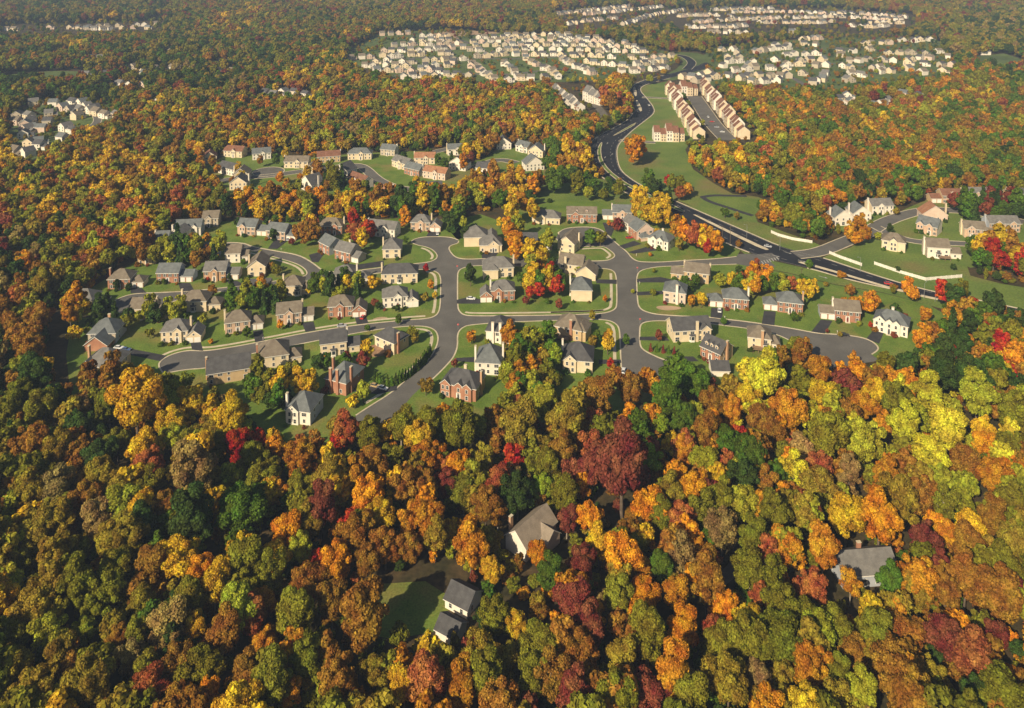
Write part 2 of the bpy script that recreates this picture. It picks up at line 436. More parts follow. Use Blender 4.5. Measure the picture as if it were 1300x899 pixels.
# ------------------------------------------------------------------ parkway
PL = [(896, 79), (884, 84), (868, 89), (846, 95), (824, 100), (806, 106), (799.6, 114), (799.6, 122), (803.4, 134), (804, 144), (797.7, 152), (784.5, 160), (765.6, 169.5), (753, 177), (747.6, 188), (747.6, 201.5), (752, 213), (765.6, 226), (780.7, 236), (800, 248), (835, 266), (876, 287), (935, 315), (980, 330), (1032, 341.5), (1075, 354.5), (1133, 367.2), (1191, 380), (1237, 391.5), (1330, 412)]
PR = [(905, 83), (893, 88.5), (876, 92.5), (853, 98.5), (832, 104), (815, 109), (812, 115), (820.4, 124), (830, 136.5), (830.5, 144), (820.4, 152), (803.4, 165), (791, 176.5), (783, 186.4), (782.6, 199.6), (786.4, 214.7), (795.8, 224), (813.5, 235.5), (834, 245), (860, 256.5), (892, 270.5), (928, 286), (956, 298), (992, 314), (1042, 326.5), (1075.6, 338), (1122, 353.5), (1180, 370), (1249, 382.5), (1340, 402)]
pl, pr = G2(chaikin(PL, 2)), G2(chaikin(PR, 2))
sheet('parkway', pl + pr[::-1], .05, M['parkway'], 'black fresh asphalt of the winding divided parkway', cat='road')
kb = MB()
def cut(line, a, b):      # part of a pixel polyline between two y values
    return [p for p in line if a <= p[1] <= b]
for ln, s, rngs in ((PL, -1, ((95, 322), (338, 420))), (PR, 1, ((98, 315), (325, 420)))):
    sm = chaikin(ln, 2)
    for a, c in rngs:
        seg = G2(cut(sm, a, c))
        strip(kb, seg, -.15 * s, .75 * s, .19, M['concrete'], .02)
# the median: kerbed grass islands
MED = [[(803.5, 112), (806.5, 110), (809, 121), (806, 123)], [(806.5, 128), (809.5, 127), (816, 140.5), (812, 142)], [(777.5, 173.5), (781, 170.5), (808, 155), (806, 158.5), (792, 166.5)],
       [(762.4, 181.5), (765, 180.8), (762.5, 190), (764.5, 203.5), (773.5, 216.5), (792, 230.5), (812, 241.5), (845, 256), (870, 268), (866, 269.5), (840, 258.5), (806, 242), (786, 231), (769.5, 218), (760, 205), (758, 190)],
       [(879, 272.5), (884, 273), (962, 310.6), (977, 317), (972, 317.5), (955, 310.6)], [(1012, 333), (1018, 332.5), (1050, 341.2), (1151, 371), (1234, 388), (1330, 408), (1330, 409.5), (1234, 389.8), (1151, 372.9), (1050, 343)]]
for i, p in enumerate(MED):
    g = G2(chaikin(p, 1, True))
    sheet('median', g, .2, M['meadow'] if i in (2, 3) else M['concrete'], 'raised median of the divided parkway', skirt=.2, cat='median')
    if area2(g) < 0: g = g[::-1]
    strip(kb, g + [g[0]], -.1, .5, .23, M['concrete'], .05)
tag(kb.build('kerb'), 'pale concrete kerbs of the parkway and its median', 'kerb', kind='structure')
pm = MB()
for off in (.33, .66):
    for a in range(0, 26):
        pass
# lane dashes: halfway across each carriageway
def lerp_line(t):
    n = 260
    def res(p):
        d = [0]
        for i in range(1, len(p)): d.append(d[-1] + math.dist(p[i], p[i - 1]))
        return [(float(np.interp(k / n * d[-1], d, [q[0] for q in p])), float(np.interp(k / n * d[-1], d, [q[1] for q in p]))) for k in range(n + 1)]
    a, b = res(pl), res(pr)
    return [((1 - t) * x[0] + t * y[0], (1 - t) * x[1] + t * y[1]) for x, y in zip(a, b)]
for t in (.22, .78):
    L_ = lerp_line(t)
    for i in range(6, 258, 3):
        strip(pm, L_[i:i + 2], -.11, .11, .062, M['paint'])
for t in (.035, .965):
    strip(pm, lerp_line(t), -.08, .08, .062, M['paint'])
for (x, y, a) in ((1000, 321, 0), (1045, 352, 1), (1105, 357.5, 1), (771, 182, 2), (777, 196, 2), (768, 200, 2), (1018, 331.5, 0), (905, 290, 0), (985, 325, 0)):   # turn arrows
    c = ground(x, y); d = (ground(x + 6, y + (1.6 if a < 2 else -9)) - c).normalized(); n_ = Vector((-d.y, d.x, 0))
    q = lambda u, v: tuple(Vector((c.x, c.y, .066)) + d * u + n_ * v)
    pm.poly([q(-2.4, -.22), q(1.0, -.22), q(1.0, .22), q(-2.4, .22)], M['paint'])
    pm.poly([q(1.0, -.8), q(2.6, 0), q(1.0, .8)], M['paint'])
# crossing bars at the junction
for k in range(7):
    c = ground(968 + k * 3.2, 333.5 - k * .9); pm.poly([(c.x - .3, c.y - 2, .064), (c.x + .3, c.y - 2, .064), (c.x + .3, c.y + 2, .064), (c.x - .3, c.y + 2, .064)], M['paint'])
tag(pm.build('road_marking'), 'white lane lines and turn arrows painted on the parkway', 'road marking', kind='structure')

# ------------------------------------------------------------------ side roads as strips of constant width
CLEAR = []          # pixel polygons without forest


def lane(px, w, mat='street', z=.045, kerb=True, label='grey residential road', name='road', clear=4):
    g = G2(chaikin(px, 2))
    b = MB(); strip(b, g, -w / 2, w / 2, z, M[mat])
    tag(b.build(name), label, 'road', kind='structure')
    if kerb:
        b = MB()
        strip(b, g, w / 2, w / 2 + .6, z + .1, M['concrete'], 0)
        strip(b, g, -w / 2 - .6, -w / 2, z + .1, M['concrete'], 0)
        tag(b.build('kerb'), 'pale concrete kerbs of the ' + label, 'kerb', kind='structure')
    l, r = offset_line(g, w / 2 + clear), offset_line(g, -w / 2 - clear)
    CLEAR.append([project(*p) for p in l] + [project(*p) for p in r[::-1]])


def disc(px, py, r, z, label='round end of a residential cul-de-sac'):
    c = ground(px, py)
    g = [(c.x + r * math.cos(i * math.pi / 12), c.y + r * math.sin(i * math.pi / 12)) for i in range(24)]
    sheet('road', g, z, M['street'], label, cat='road')
    b = MB(); strip(b, g + [g[0]], -.7, 0, z + .09, M['concrete'], 0)
    tag(b.build('kerb'), 'pale kerb round the ' + label, 'kerb', kind='structure')
    CLEAR.append([project(c.x + (r + 5) * math.cos(i * math.pi / 8), c.y + (r + 5) * math.sin(i * math.pi / 8)) for i in range(16)])


lane([(930, 329.5), (958, 328), (985, 325)], 9, z=.055, kerb=False, label='short link from the cross street to the parkway')
lane([(1010, 324), (1041, 320.5), (1075, 306), (1100, 297), (1120, 283), (1150, 272), (1180, 266), (1230, 268), (1300, 282)], 10, z=.06, label='side street into the eastern houses')
lane([(1112, 288), (1135, 300), (1165, 308), (1215, 309), (1245, 311)], 7, z=.05, label='short eastern lane between brick and white houses')
lane([(270, 232), (300, 226), (340, 224), (372, 219), (395, 216)], 9, z=.05, label='small street by the northern white houses')
disc(341, 218, 12, .07)
lane([(395, 216), (450, 209), (462, 212), (478, 228), (500, 238), (530, 242), (560, 240)], 9, z=.06, label='curving street through the northern houses')
lane([(530, 200), (560, 190), (605, 184), (650, 180), (690, 183)], 8, z=.05, label='narrow street along the northern wood edge')
lane([(600, 214), (625, 204), (640, 203), (655, 207)], 9, z=.05, label='small northern cul-de-sac')
lane([(815, 123.5), (835, 124.5), (862, 126)], 6, z=.055, label='side road crossing the meadow to the terraces')
lane([(786, 178), (805, 180), (832, 181)], 6, z=.06, label='second side road crossing the meadow')
lane([(881, 122), (890, 135), (905, 158), (925, 178)], 17, z=.05, label='terrace car park between two rows', kerb=True)
lane([(745, 126), (760, 136), (769, 150), (766, 163)], 9, mat='track', z=.05, kerb=False, label='unfinished gravel street by the white terrace', name='track')
lane([(891, 250), (900, 256), (925, 264), (956, 274)], 4, mat='drive', z=.05, kerb=False, label='dark path across the meadow', name='path', clear=1)
lane([(890, 250.5), (905, 248), (926, 248.5), (948, 249)], 4, mat='drive', z=.06, kerb=False, label='upper dark path across the meadow', name='path', clear=1)
lane([(978, 230), (1000, 226), (1016, 222)], 6, mat='track', z=.05, kerb=False, label='pale clearing track in the wood', name='track')
lane([(872, 88), (880, 80), (872, 73), (862, 70), (845, 69)], 12, mat='parkway', z=.06, label='far bend of the parkway')
lane([(100, 134), (118, 142), (126, 152), (118, 161), (100, 166)], 7, z=.05, kerb=True, label='small street among the far west houses')
for a in ([(500, 96), (560, 92), (640, 96), (700, 88), (790, 84), (850, 78)], [(470, 76), (560, 72), (650, 76), (740, 70), (840, 68)], [(500, 57), (600, 55), (720, 56), (800, 60)], [(520, 46), (570, 46), (600, 56)], [(900, 96), (980, 90), (1010, 100), (1020, 108)], [(930, 72), (1000, 76), (1100, 84), (1200, 92)], [(1000, 60), (1080, 62), (1170, 66)]):
    lane(a, 8, z=.05, kerb=False, label='pale street through the far estates', clear=1)
lane([(905, 745), (930, 725), (945, 700), (935, 680)], 4, mat='track', z=.05, kerb=False, label='grey drive to a house hidden in the near wood', name='track', clear=2)

# ------------------------------------------------------------------ meadows, verges and fields
FIELDS = [
    ('meadow', [(815, 109), (850, 103), (862, 112), (866, 130), (878, 155), (884, 172), (870, 190), (880, 215), (905, 232), (918, 240), (880, 262), (834, 245), (813.5, 235.5), (795.8, 224), (786.4, 214.7), (782.6, 199.6), (783, 186.4), (791, 176.5), (803.4, 165), (820.4, 152), (830.5, 144), (830, 136.5), (820.4, 124), (812, 115)], 'green meadow between the winding parkway and the terraces'),
    ('meadow', [(880, 262), (890, 240), (910, 235), (930, 246), (962, 250), (982, 258), (978, 268), (958, 272), (962, 282), (1000, 296), (1034, 308), (1052, 317), (1042, 326.5), (992, 314), (956, 298), (928, 286), (892, 270.5), (860, 256.5)], 'green meadow with a dark path above the parkway'),
    ('meadow', [(1044, 327.5), (1058, 321), (1080, 314), (1098, 304), (1130, 300), (1160, 310), (1225, 330), (1232, 350), (1270, 360), (1330, 370), (1330, 398), (1249, 382.5), (1180, 370), (1122, 353.5), (1075.6, 338)], 'mown slope below the eastern houses'),
    ('meadow', [(1120, 282), (1150, 265), (1180, 252), (1320, 252), (1320, 325), (1232, 340), (1160, 310), (1130, 298)], 'lawns among the eastern houses'),
    ('meadow', [(690, 234), (720, 232), (752, 226), (766, 228), (782, 238), (802, 250), (840, 270), (866, 284), (850, 277), (800, 264), (770, 256), (690, 257), (662, 262)], 'rough meadow behind the northern houses'),
    ('meadow', [(866, 284), (876, 288), (935, 316), (980, 331), (1032, 342.5), (1075, 355.5), (1133, 368.2), (1191, 381), (1215, 388), (1195, 392), (1120, 371), (1060, 361), (1000, 346), (965, 340), (940, 318), (900, 304)], 'green verge along the near side of the parkway'),
    ('meadow', [(752, 172), (765, 163), (785, 154), (799, 148), (799, 140), (790, 132), (780, 142), (770, 152), (762, 160), (748, 170)], 'green verge inside the parkway bend'),
    ('lawn', [(452, 214), (470, 200), (500, 200), (560, 226), (575, 236), (545, 240), (505, 236), (480, 226)], 'bright lawn beside the curving northern street'),
    ('lawn', [(330, 214), (362, 210), (398, 212), (392, 236), (368, 240), (330, 236), (318, 224)], 'bright lawn round the small northern street'),
    ('lawn', [(600, 205), (640, 196), (690, 205), (690, 225), (660, 222), (610, 214)], 'bright lawn by the northern cul-de-sac'),
    ('meadow', [(256, 212), (290, 196), (350, 196), (400, 200), (440, 196), (505, 192), (560, 192), (600, 208), (640, 186), (694, 188), (694, 226), (655, 230), (628, 228), (600, 226), (575, 256), (530, 258), (495, 250), (470, 260), (440, 250), (400, 252), (370, 254), (330, 246), (314, 252), (288, 250), (262, 226)], 'lawns among the northern houses'),
    ('meadow', [(1050, 292), (1054, 270), (1136, 260), (1150, 280), (1100, 298)], 'lawns round the white eastern houses'),
    ('far_grass', [(0, 96), (20, 94), (70, 90), (108, 91), (112, 97), (70, 101), (0, 107)], 'broad green field far to the west'),
    ('far_grass', [(855, 66), (885, 67), (905, 74), (900, 82), (880, 96), (850, 103), (838, 98), (858, 88), (868, 78)], 'green verge at the far parkway bend'),
    ('far_grass', [(1232, 72), (1275, 68), (1300, 76), (1300, 84), (1250, 84)], 'green field at the far east farm'),
    ('far_grass', [(430, 75), (445, 62), (480, 42), (560, 38), (640, 42), (760, 49), (850, 66), (862, 78), (800, 98), (735, 104), (640, 105), (500, 98), (460, 85)], 'grass of the large far estate'),
    ('far_grass', [(900, 62), (990, 52), (1090, 46), (1190, 50), (1210, 75), (1210, 100), (1150, 105), (1080, 115), (960, 112), (890, 108), (870, 101)], 'grass of the eastern far estate'),
    ('far_grass', [(8, 150), (60, 126), (140, 132), (148, 150), (120, 164), (85, 180), (45, 205), (15, 200)], 'grass of the small far west estate'),
    ('lawn', [(400, 775), (410, 757), (470, 742), (540, 738), (575, 760), (560, 800), (500, 812), (440, 800)], 'small lawn of the dark cottage in the near wood'),
]
for i, (mt, p, lb) in enumerate(FIELDS):
    sheet('lawn' if mt == 'lawn' else 'meadow' if mt == 'meadow' else 'field', G2(p), .012 + .001 * (i % 5) + (.006 if mt == 'lawn' else 0), M[mt], lb, cat='grass')
sheet('dirt', G2([(640, 38), (560, 40), (540, 46), (572, 60), (592, 58), (580, 46), (640, 42), (700, 45), (704, 41)]), .03, M['dirt'], 'bare graded earth at the far edge of the big estate', cat='ground')
sheet('dirt', G2([(715, 45.5), (750, 46), (746, 43.6), (716, 43.2)]), .03, M['dirt'], 'small strip of bare graded earth far away', cat='ground')
for c, lb in (([(832, 389), (850, 388), (870, 391.5), (850, 395), (835, 393)], 'worn brown patch in the lawn'), ([(470, 406), (484, 402), (495, 404), (482, 407)], 'bare mulch bed in the lawn')):
    sheet('dirt', G2(chaikin(c, 2, True)), .135, M['dirt'], lb + ' by the street', cat='ground')
# ================================================================== houses
_cache = {}


def window_mesh(kind):
    """kind: (width, height, style); origin at the sill's middle on the wall, looking to -y"""
    if kind in _cache: return _cache[kind]
    w_, h, st = kind
    b = MB()
    b.box(-w_ / 2 - .12, w_ / 2 + .12, -.07, .03, -.12, h + .14, M['trim'])
    n = max(1, round(w_ / 1.0))
    for i in range(n):
        a = -w_ / 2 + i * w_ / n + .03; c = -w_ / 2 + (i + 1) * w_ / n - .03
        for z0, z1 in ((0, h * .48), (h * .52, h)):
            b.poly([(a, -.075, z0), (c, -.075, z0), (c, -.075, z1), (a, -.075, z1)], M['glass'])
    if st == 'shutter':
        for s in (-1, 1):
            x0 = s * (w_ / 2 + .17); x1 = s * (w_ / 2 + .55)
            b.box(min(x0, x1), max(x0, x1), -.05, .02, -.05, h + .05, M['r_charcoal'])
    _cache[kind] = b.mesh('window')
    return _cache[kind]


def door_mesh(red):
    k = 'door%d' % red
    if k not in _cache:
        b = MB()
        b.box(-.95, .95, -.08, .03, -.25, 2.75, M['trim'])
        b.box(-.5, .5, -.1, -.06, -.2, 2.05, M['door'] if red else M['r_charcoal'])
        b.poly([(-.5, -.085, 2.15), (.5, -.085, 2.15), (.5, -.085, 2.5), (-.5, -.085, 2.5)], M['glass'])
        b.box(-1.2, 1.2, -1.3, 0, -.5, -.25, M['concrete'])
        _cache[k] = b.mesh('door')
    return _cache[k]


def garage_mesh():
    if 'gar' not in _cache:
        b = MB()
        b.box(-1.42, 1.42, -.06, .03, -.2, 2.4, M['trim'])
        for i in range(4):
            b.box(-1.22, 1.22, -.085, -.05, -.15 + i * .6, .4 + i * .6, M['trim'])
        _cache['gar'] = b.mesh('garage_door')
    return _cache['gar']


def bay_mesh():
    if 'bay' not in _cache:
        b = MB()
        p = [(-1.5, 0), (-.9, -.9), (.9, -.9), (1.5, 0)]
        for i in range(3):
            (x0, y0), (x1, y1) = p[i], p[i + 1]
            b.poly([(x0, y0, -.9), (x1, y1, -.9), (x1, y1, 2.1), (x0, y0, 2.1)], M['trim'])
            d = Vector((x1 - x0, y1 - y0, 0)); L_ = d.length; d.normalize(); n = Vector((d.y, -d.x, 0)) * .02
            q = lambda t, z: (x0 + d.x * t + n.x, y0 + d.y * t + n.y, z)
            b.poly([q(.18, .1), q(L_ - .18, .1), q(L_ - .18, 1.8), q(.18, 1.8)], M['glass'])
        b.poly([(*p[0], 2.1), (*p[1], 2.1), (*p[2], 2.1), (*p[3], 2.1)], M['r_charcoal'])
        b.poly([(-1.6, .0, 2.7), (-1.0, -1.05, 2.1), (1.0, -1.05, 2.1), (1.6, .0, 2.7)], M['r_charcoal'])
        b.poly([(-1.6, 0, 2.1), (-1.0, -1.05, 2.1), (-1.6, 0, 2.7)], M['r_charcoal'])
        b.poly([(1.0, -1.05, 2.1), (1.6, 0, 2.1), (1.6, 0, 2.7)], M['r_charcoal'])
        _cache['bay'] = b.mesh('bay_window')
    return _cache['bay']


def wall_block(b, x0, x1, y0, y1, z, rt, ax, pitch, mf, ms, zb=-.3):
    """walls of one volume; gable triangles included. mf on the -y face, ms on the others"""
    P = lambda x, y, h: (x, y, h)
    rise = (y1 - y0) / 2 * pitch if ax == 'x' else (x1 - x0) / 2 * pitch
    gab = rt == 'gable'
    ym, xm = (y0 + y1) / 2, (x0 + x1) / 2
    f = [P(x0, y0, zb), P(x1, y0, zb), P(x1, y0, z)] + ([P(xm, y0, z + rise)] if gab and ax == 'y' else []) + [P(x0, y0, z)]
    b.poly(f, mf)
    f = [P(x1, y1, zb), P(x0, y1, zb), P(x0, y1, z)] + ([P(xm, y1, z + rise)] if gab and ax == 'y' else []) + [P(x1, y1, z)]
    b.poly(f, ms)
    f = [P(x0, y1, zb), P(x0, y0, zb), P(x0, y0, z)] + ([P(x0, ym, z + rise)] if gab and ax == 'x' else []) + [P(x0, y1, z)]
    b.poly(f, ms)
    f = [P(x1, y0, zb), P(x1, y1, zb), P(x1, y1, z)] + ([P(x1, ym, z + rise)] if gab and ax == 'x' else []) + [P(x1, y0, z)]
    b.poly(f, ms)


def roof_block(b, x0, x1, y0, y1, z, rt, ax, pitch, mr, ov=.45, t=.26):
    """a roof slab with a white fascia edge; ridge along ax"""
    def tr(p): return p if ax == 'x' else (p[1], p[0], p[2])
    if ax == 'y': x0, x1, y0, y1 = y0, y1, x0, x1
    half = (y1 - y0) / 2
    rise = half * pitch
    ym = (y0 + y1) / 2
    X0, X1, Y0, Y1 = x0 - ov, x1 + ov, y0 - ov, y1 + ov
    ze = z - ov * pitch + .02
    zr = z + rise + .02
    if rt == 'gable': ra, rb = X0, X1
    else:
        ra, rb = x0 + half * .95, x1 - half * .95
        if rb < ra: ra = rb = (x0 + x1) / 2
    A, B, C_, D = (X0, Y0), (X1, Y0), (X1, Y1), (X0, Y1)
    def face(pts, mat):
        pts = [tr(p) for p in pts]
        if ax == 'y': pts = pts[::-1]
        b.poly(pts, mat)
    for up in (1, 0):
        h = t if up else 0
        rpt = lambda x: (x, ym, zr + h)
        e = lambda p: (p[0], p[1], ze + h)
        fs = [[e(A), e(B), rpt(rb), rpt(ra)], [e(C_), e(D), rpt(ra), rpt(rb)]]
        if rt != 'gable': fs += [[e(B), e(C_), rpt(rb)], [e(D), e(A), rpt(ra)]]
        for f in fs: face(f if up else f[::-1], mr if up else M['trim'])
    def edge(p, q, zp, zq): face([(*p, zp), (*q, zq), (*q, zq + t), (*p, zp + t)], M['trim'])
    edge(A, B, ze, ze); edge(C_, D, ze, ze)
    if rt == 'gable':
        edge(B, (X1, ym), ze, zr); edge((X1, ym), C_, zr, ze); edge(D, (X0, ym), ze, zr); edge((X0, ym), A, zr, ze)
    else:
        edge(B, C_, ze, ze); edge(D, A, ze, ze)


HOUSES = []


def house(fl, fr, face, wf, ws, roof, rt='hip', g='', gb=(), ch='', D=9.6, ext=(), z=5.7, ax='x', desc='', loc='', pitch=.74, detail=2, bays=0, deck=False, dorm=0, red=False, base=.12, name='house', cat='house', group=None):
    a, c = ground(*fl, base), ground(*fr, base)
    d = c - a; W = d.length; rz = math.atan2(d.y, d.x)
    root = empty(name, a, rz)
    lab = desc + (', ' + loc if loc else '')
    tag(root, lab, cat, group)
    mf, ms, mr = M['w_' + wf], M['w_' + ws], M['r_' + roof]
    side, kind, frac = '', '', 0.0
    if g:
        side = g[0]; kind = 'g' if g[1] == 'g' else 's'; frac = float(g.lstrip('LRgs'))
    Wm = W * (1 - frac); m0 = W * frac if side == 'L' else 0.0; m1 = m0 + Wm
    wb, rb = MB(), MB()
    wall_block(wb, m0, m1, 0, D, z, rt, ax, pitch, mf, ms)
    roof_block(rb, m0, m1, 0, D, z, rt, ax, pitch, mr)
    ridge = z + (D if ax == 'x' else Wm) / 2 * pitch
    fronts = [(m0, m1, 0.0)]
    if side:
        gx0, gx1 = (m1 - .3, W) if side == 'R' else (0, m0 + .3)
        gy = 1.1 if kind == 's' else -1.2
        gz = 3.1 if kind == 's' else 3.3
        gd = 7.4
        if kind == 'g':
            wall_block(wb, gx0, gx1, gy, gy + gd + 1, gz, 'gable', 'y', .8, mf, ms)
            roof_block(rb, gx0, gx1, gy, gy + gd + 1, gz, 'gable', 'y', .8, mr, ov=.35)
        else:
            wall_block(wb, gx0, gx1, gy, gy + gd, gz, rt, 'x', pitch * .9, mf, ms)
            roof_block(rb, gx0, gx1, gy, gy + gd, gz, rt, 'x', pitch * .9, mr, ov=.4)
    gab = []
    for i, (fc, gw) in enumerate(gb):
        xc = m0 + Wm * fc; pr_ = .75 + .13 * i
        wall_block(wb, xc - gw / 2, xc + gw / 2, -pr_, D * .55, z, 'gable', 'y', .85, mf, ms)
        roof_block(rb, xc - gw / 2, xc + gw / 2, -pr_, D * .55, z + .003, 'gable', 'y', .85, mr, ov=.3)
        gab.append((xc - gw / 2, xc + gw / 2, -pr_, gw))
    for e in ext:       # extra volumes: x0, x1, y0, y1, eave, roof type, ridge axis
        x0, x1, y0, y1, ez, ert, eax = e
        wall_block(wb, x0, x1, y0, y1, ez, ert, eax, pitch, mf, ms)
        roof_block(rb, x0, x1, y0, y1, ez, ert, eax, pitch, mr, ov=.4)
    wb.build('wall', root)
    ro = rb.build('roof', root)

    def put(me, nm, x, y, zz, rot=0.0):
        return link(nm, me, root, (x, y, zz), (0, 0, rot))
    st = 'shutter' if (wf in ('brick', 'tanbrick', 'palebrick') and face == 'front') else 'plain'
    if detail:
        n = max(2, int((Wm - 1) / (2.7 if face == 'front' else 3.3)))
        dx = Wm / n
        xd = m0 + Wm / 2
        taken = []
        if face == 'front':
            dd = min((abs((q[0] + q[1]) / 2 - xd), (q[0] + q[1]) / 2, q[2]) for q in gab) if gab else None
            if dd and dd[0] < Wm * .22: xd, yd = dd[1], dd[2]
            else: yd = 0
            put(door_mesh(red), 'door', xd, yd, .3)
            taken = [xd]
        for q in gab:
            xc = (q[0] + q[1]) / 2
            ws_ = [xc] if q[3] < 4.2 else [xc - q[3] * .22, xc + q[3] * .22]
            for x in ws_:
                if z > 4.9: put(window_mesh((1.0, 1.5, 'plain')), 'window', x, q[2], 3.5)
                if all(abs(x - t) > 1.3 for t in taken): put(window_mesh((1.1, 1.6, 'plain')), 'window', x, q[2], .7)
            if q[3] > 4.6: put(window_mesh((.7, .8, 'plain')), 'window', xc, q[2], z + .35)
        rr = random.Random(int(fl[0] * 7 + fl[1]))
        for i in range(n):
            x = m0 + dx * (i + .5)
            if any(q[0] - .6 < x < q[1] + .6 for q in gab): continue
            if face == 'front':
                if z > 4.9: put(window_mesh((1.0, 1.45, st)), 'window', x, 0, 3.55)
                if all(abs(x - t) > 1.5 for t in taken): put(window_mesh((1.0, 1.6, st)), 'window', x, 0, .75)
            else:
                k = rr.random()
                if k < .85 and z > 4.9: put(window_mesh((1.9 if k < .4 else 1.0, 1.3, 'plain')), 'window', x, 0, 3.6)
                k = rr.random()
                if bays > 0 and i == n // 2: put(bay_mesh(), 'bay_window', x, -.02, .9)
                elif k < .8: put(window_mesh((1.9, 2.0, 'plain') if k < .3 else (1.0, 1.4, 'plain')), 'window', x, 0, .45 if k < .3 else .9)
        if side:
            gc = (gx0 + gx1) / 2
            if face == 'front':
                for s in (-1, 1): put(garage_mesh(), 'garage_door', gc + s * min(1.75, (gx1 - gx0) * .26), gy, .1)
                if kind == 'g': put(window_mesh((.8, .9, 'plain')), 'window', gc, gy, 3.5)
            else: put(window_mesh((1.0, 1.2, 'plain')), 'window', gc, gy, 1.0)
        # side walls
        yy = ([D * .3, D * .7] if detail > 1 else [D * .5])
        if side != 'L':
            for y in (yy if z > 4.9 else []): put(window_mesh((.9, 1.35, 'plain')), 'window', m0, y + .2, 3.6, -math.pi / 2)
            put(window_mesh((.9, 1.4, 'plain')), 'window', m0, D * .66, .9, -math.pi / 2)
        if side != 'R':
            for y in (yy if z > 4.9 else []): put(window_mesh((.9, 1.35, 'plain')), 'window', m1, y + .2, 3.6, math.pi / 2)
            put(window_mesh((.9, 1.4, 'plain')), 'window', m1, D * .33, .9, math.pi / 2)
    cm = {'b': 'w_brick', 't': 'w_tanbrick', 'c': 'w_cream', 'w': 'w_white', 'g': 'w_bluegrey'}
    for tok in ch.split():
        b = MB(); mm = M[cm[tok[1]]]; top = ridge + .6
        pos = {'L': (m0 - .42, D * .5, -.3), 'R': (m1 + .42, D * .5, -.3), 'N': (m0 + Wm * .62, -.4, -.3), 'n': (m0 + Wm * .3, -.4, -.3), 'B': (m0 + Wm * .5, D * .72, z), 'l': (m0 - .42, D * .2, -.3), 'r': (m1 + .42, D * .25, -.3), 'M': (m0 + Wm * .25, D * .6, z)}[tok[0]]
        x, y, zb = pos
        if tok[0] in 'Nn': top = ridge + .2
        vert = tok[0] in 'LRlr'
        hw, hd = (.4, .62) if vert else (.6, .4)
        b.box(x - hw, x + hw, y - hd, y + hd, zb, top, mm)
        b.box(x - hw - .08, x + hw + .08, y - hd - .08, y + hd + .08, top, top + .2, M['concrete'])
        b.build('chimney', root)
    if deck:
        b = MB()
        dw = min(6.5, Wm * .5); x0 = m0 + Wm * (.12 if not isinstance(deck, float) else deck)
        b.box(x0, x0 + dw, -3.6, -.05, 1.55, 1.75, M['timber'])
        for x in (x0 + .15, x0 + dw / 2, x0 + dw - .15): b.box(x - .09, x + .09, -3.5, -3.3, -.2, 1.55, M['timber'])
        b.box(x0, x0 + dw, -3.6, -3.5, 2.55, 2.65, M['timber'])
        k = int(dw / .45)
        for i in range(k + 1): b.box(x0 + i * dw / k - .03, x0 + i * dw / k + .03, -3.58, -3.52, 1.75, 2.55, M['timber'])
        for xx in (x0, x0 + dw - .1):
            b.box(xx, xx + .1, -3.5, -.1, 2.55, 2.65, M['timber'])
            for i in range(7): b.box(xx + .02, xx + .08, -3.3 + i * .5, -3.24 + i * .5, 1.75, 2.55, M['timber'])
        b.build('deck', root)
    for i in range(dorm):
        b = MB()
        x = m0 + Wm * (i + 1) / (dorm + 1)
        zz = z + pitch * 1.4
        wall_block(b, x - .8, x + .8, 1.2, 3.6, zz + 1.15, 'gable', 'y', .8, M['w_' + (ws if wf in ('brick',) else wf)], M['w_' + ws], zb=zz - .2)
        roof_block(b, x - .8, x + .8, 1.2, 3.9, zz + 1.15, 'gable', 'y', .8, mr, ov=.2, t=.14)
        dm = b.build('dormer', ro)
        if detail: link('window', window_mesh((.8, .9, 'plain')), dm, (x, 1.19, zz + .15))
    cx = root.matrix_basis if False else None
    mid = a + d * .5 + Vector((-d.y, d.x, 0)).normalized() * D * .5
    HOUSES.append(dict(root=root, a=a, d=d.normalized(), n=Vector((-d.y, d.x, 0)).normalized(), W=W, D=D, loc=loc, label=lab, face=face, mid=mid, px=project(*mid), side=side))
    return root


H = house
UL, WL, MW, UC, TL, TR_, EC, EN, NS = 'on the west lane', 'on the west lane', 'on the middle west street', 'on the upper curved street', 'by the left through road', 'by the right through road', 'on the east cul-de-sac street', 'in the eastern houses', 'in the northern houses'
# ---- west lane, fronts
H((137, 367.5), (181, 366), 'front', 'brick', 'cream', 'brown', 'hip', 'R.36', (), 'Lb', desc='brick two-storey house with brown hipped roof', loc='westernmost front on the west lane')
H((199, 359.3), (243.5, 359), 'front', 'brick', 'bluegrey', 'slate', 'gable', 'R.38', (), '', desc='red brick house with slate gabled roof', loc='second front from the west lane end')
H((258.7, 357), (302, 356), 'front', 'tanbrick', 'bluegrey', 'grey', 'gable', 'R.36', ((.5, 3.6),), '', desc='orange-tan brick house with one central gable', loc='third front along the west lane')
H((314.5, 351.5), (337, 350.5), 'back', 'cream', 'tan', 'brown', 'gable', '', (), 'Lc', D=13, ax='y', desc='cream house turning its tall gable end', loc='inside the bend of the upper curved street')
H((286, 334), (314, 333), 'back', 'white', 'beige', 'brown', 'gable', 'R.32', (), '', desc='white house with broad brown roof and lower wing', loc='beside the upper cul-de-sac')
H((258, 331), (276, 330), 'back', 'beige', 'bluegrey', 'grey', 'gable', '', (), '', desc='grey-roofed house half hidden by dark trees', loc='left of the upper cul-de-sac', detail=1)
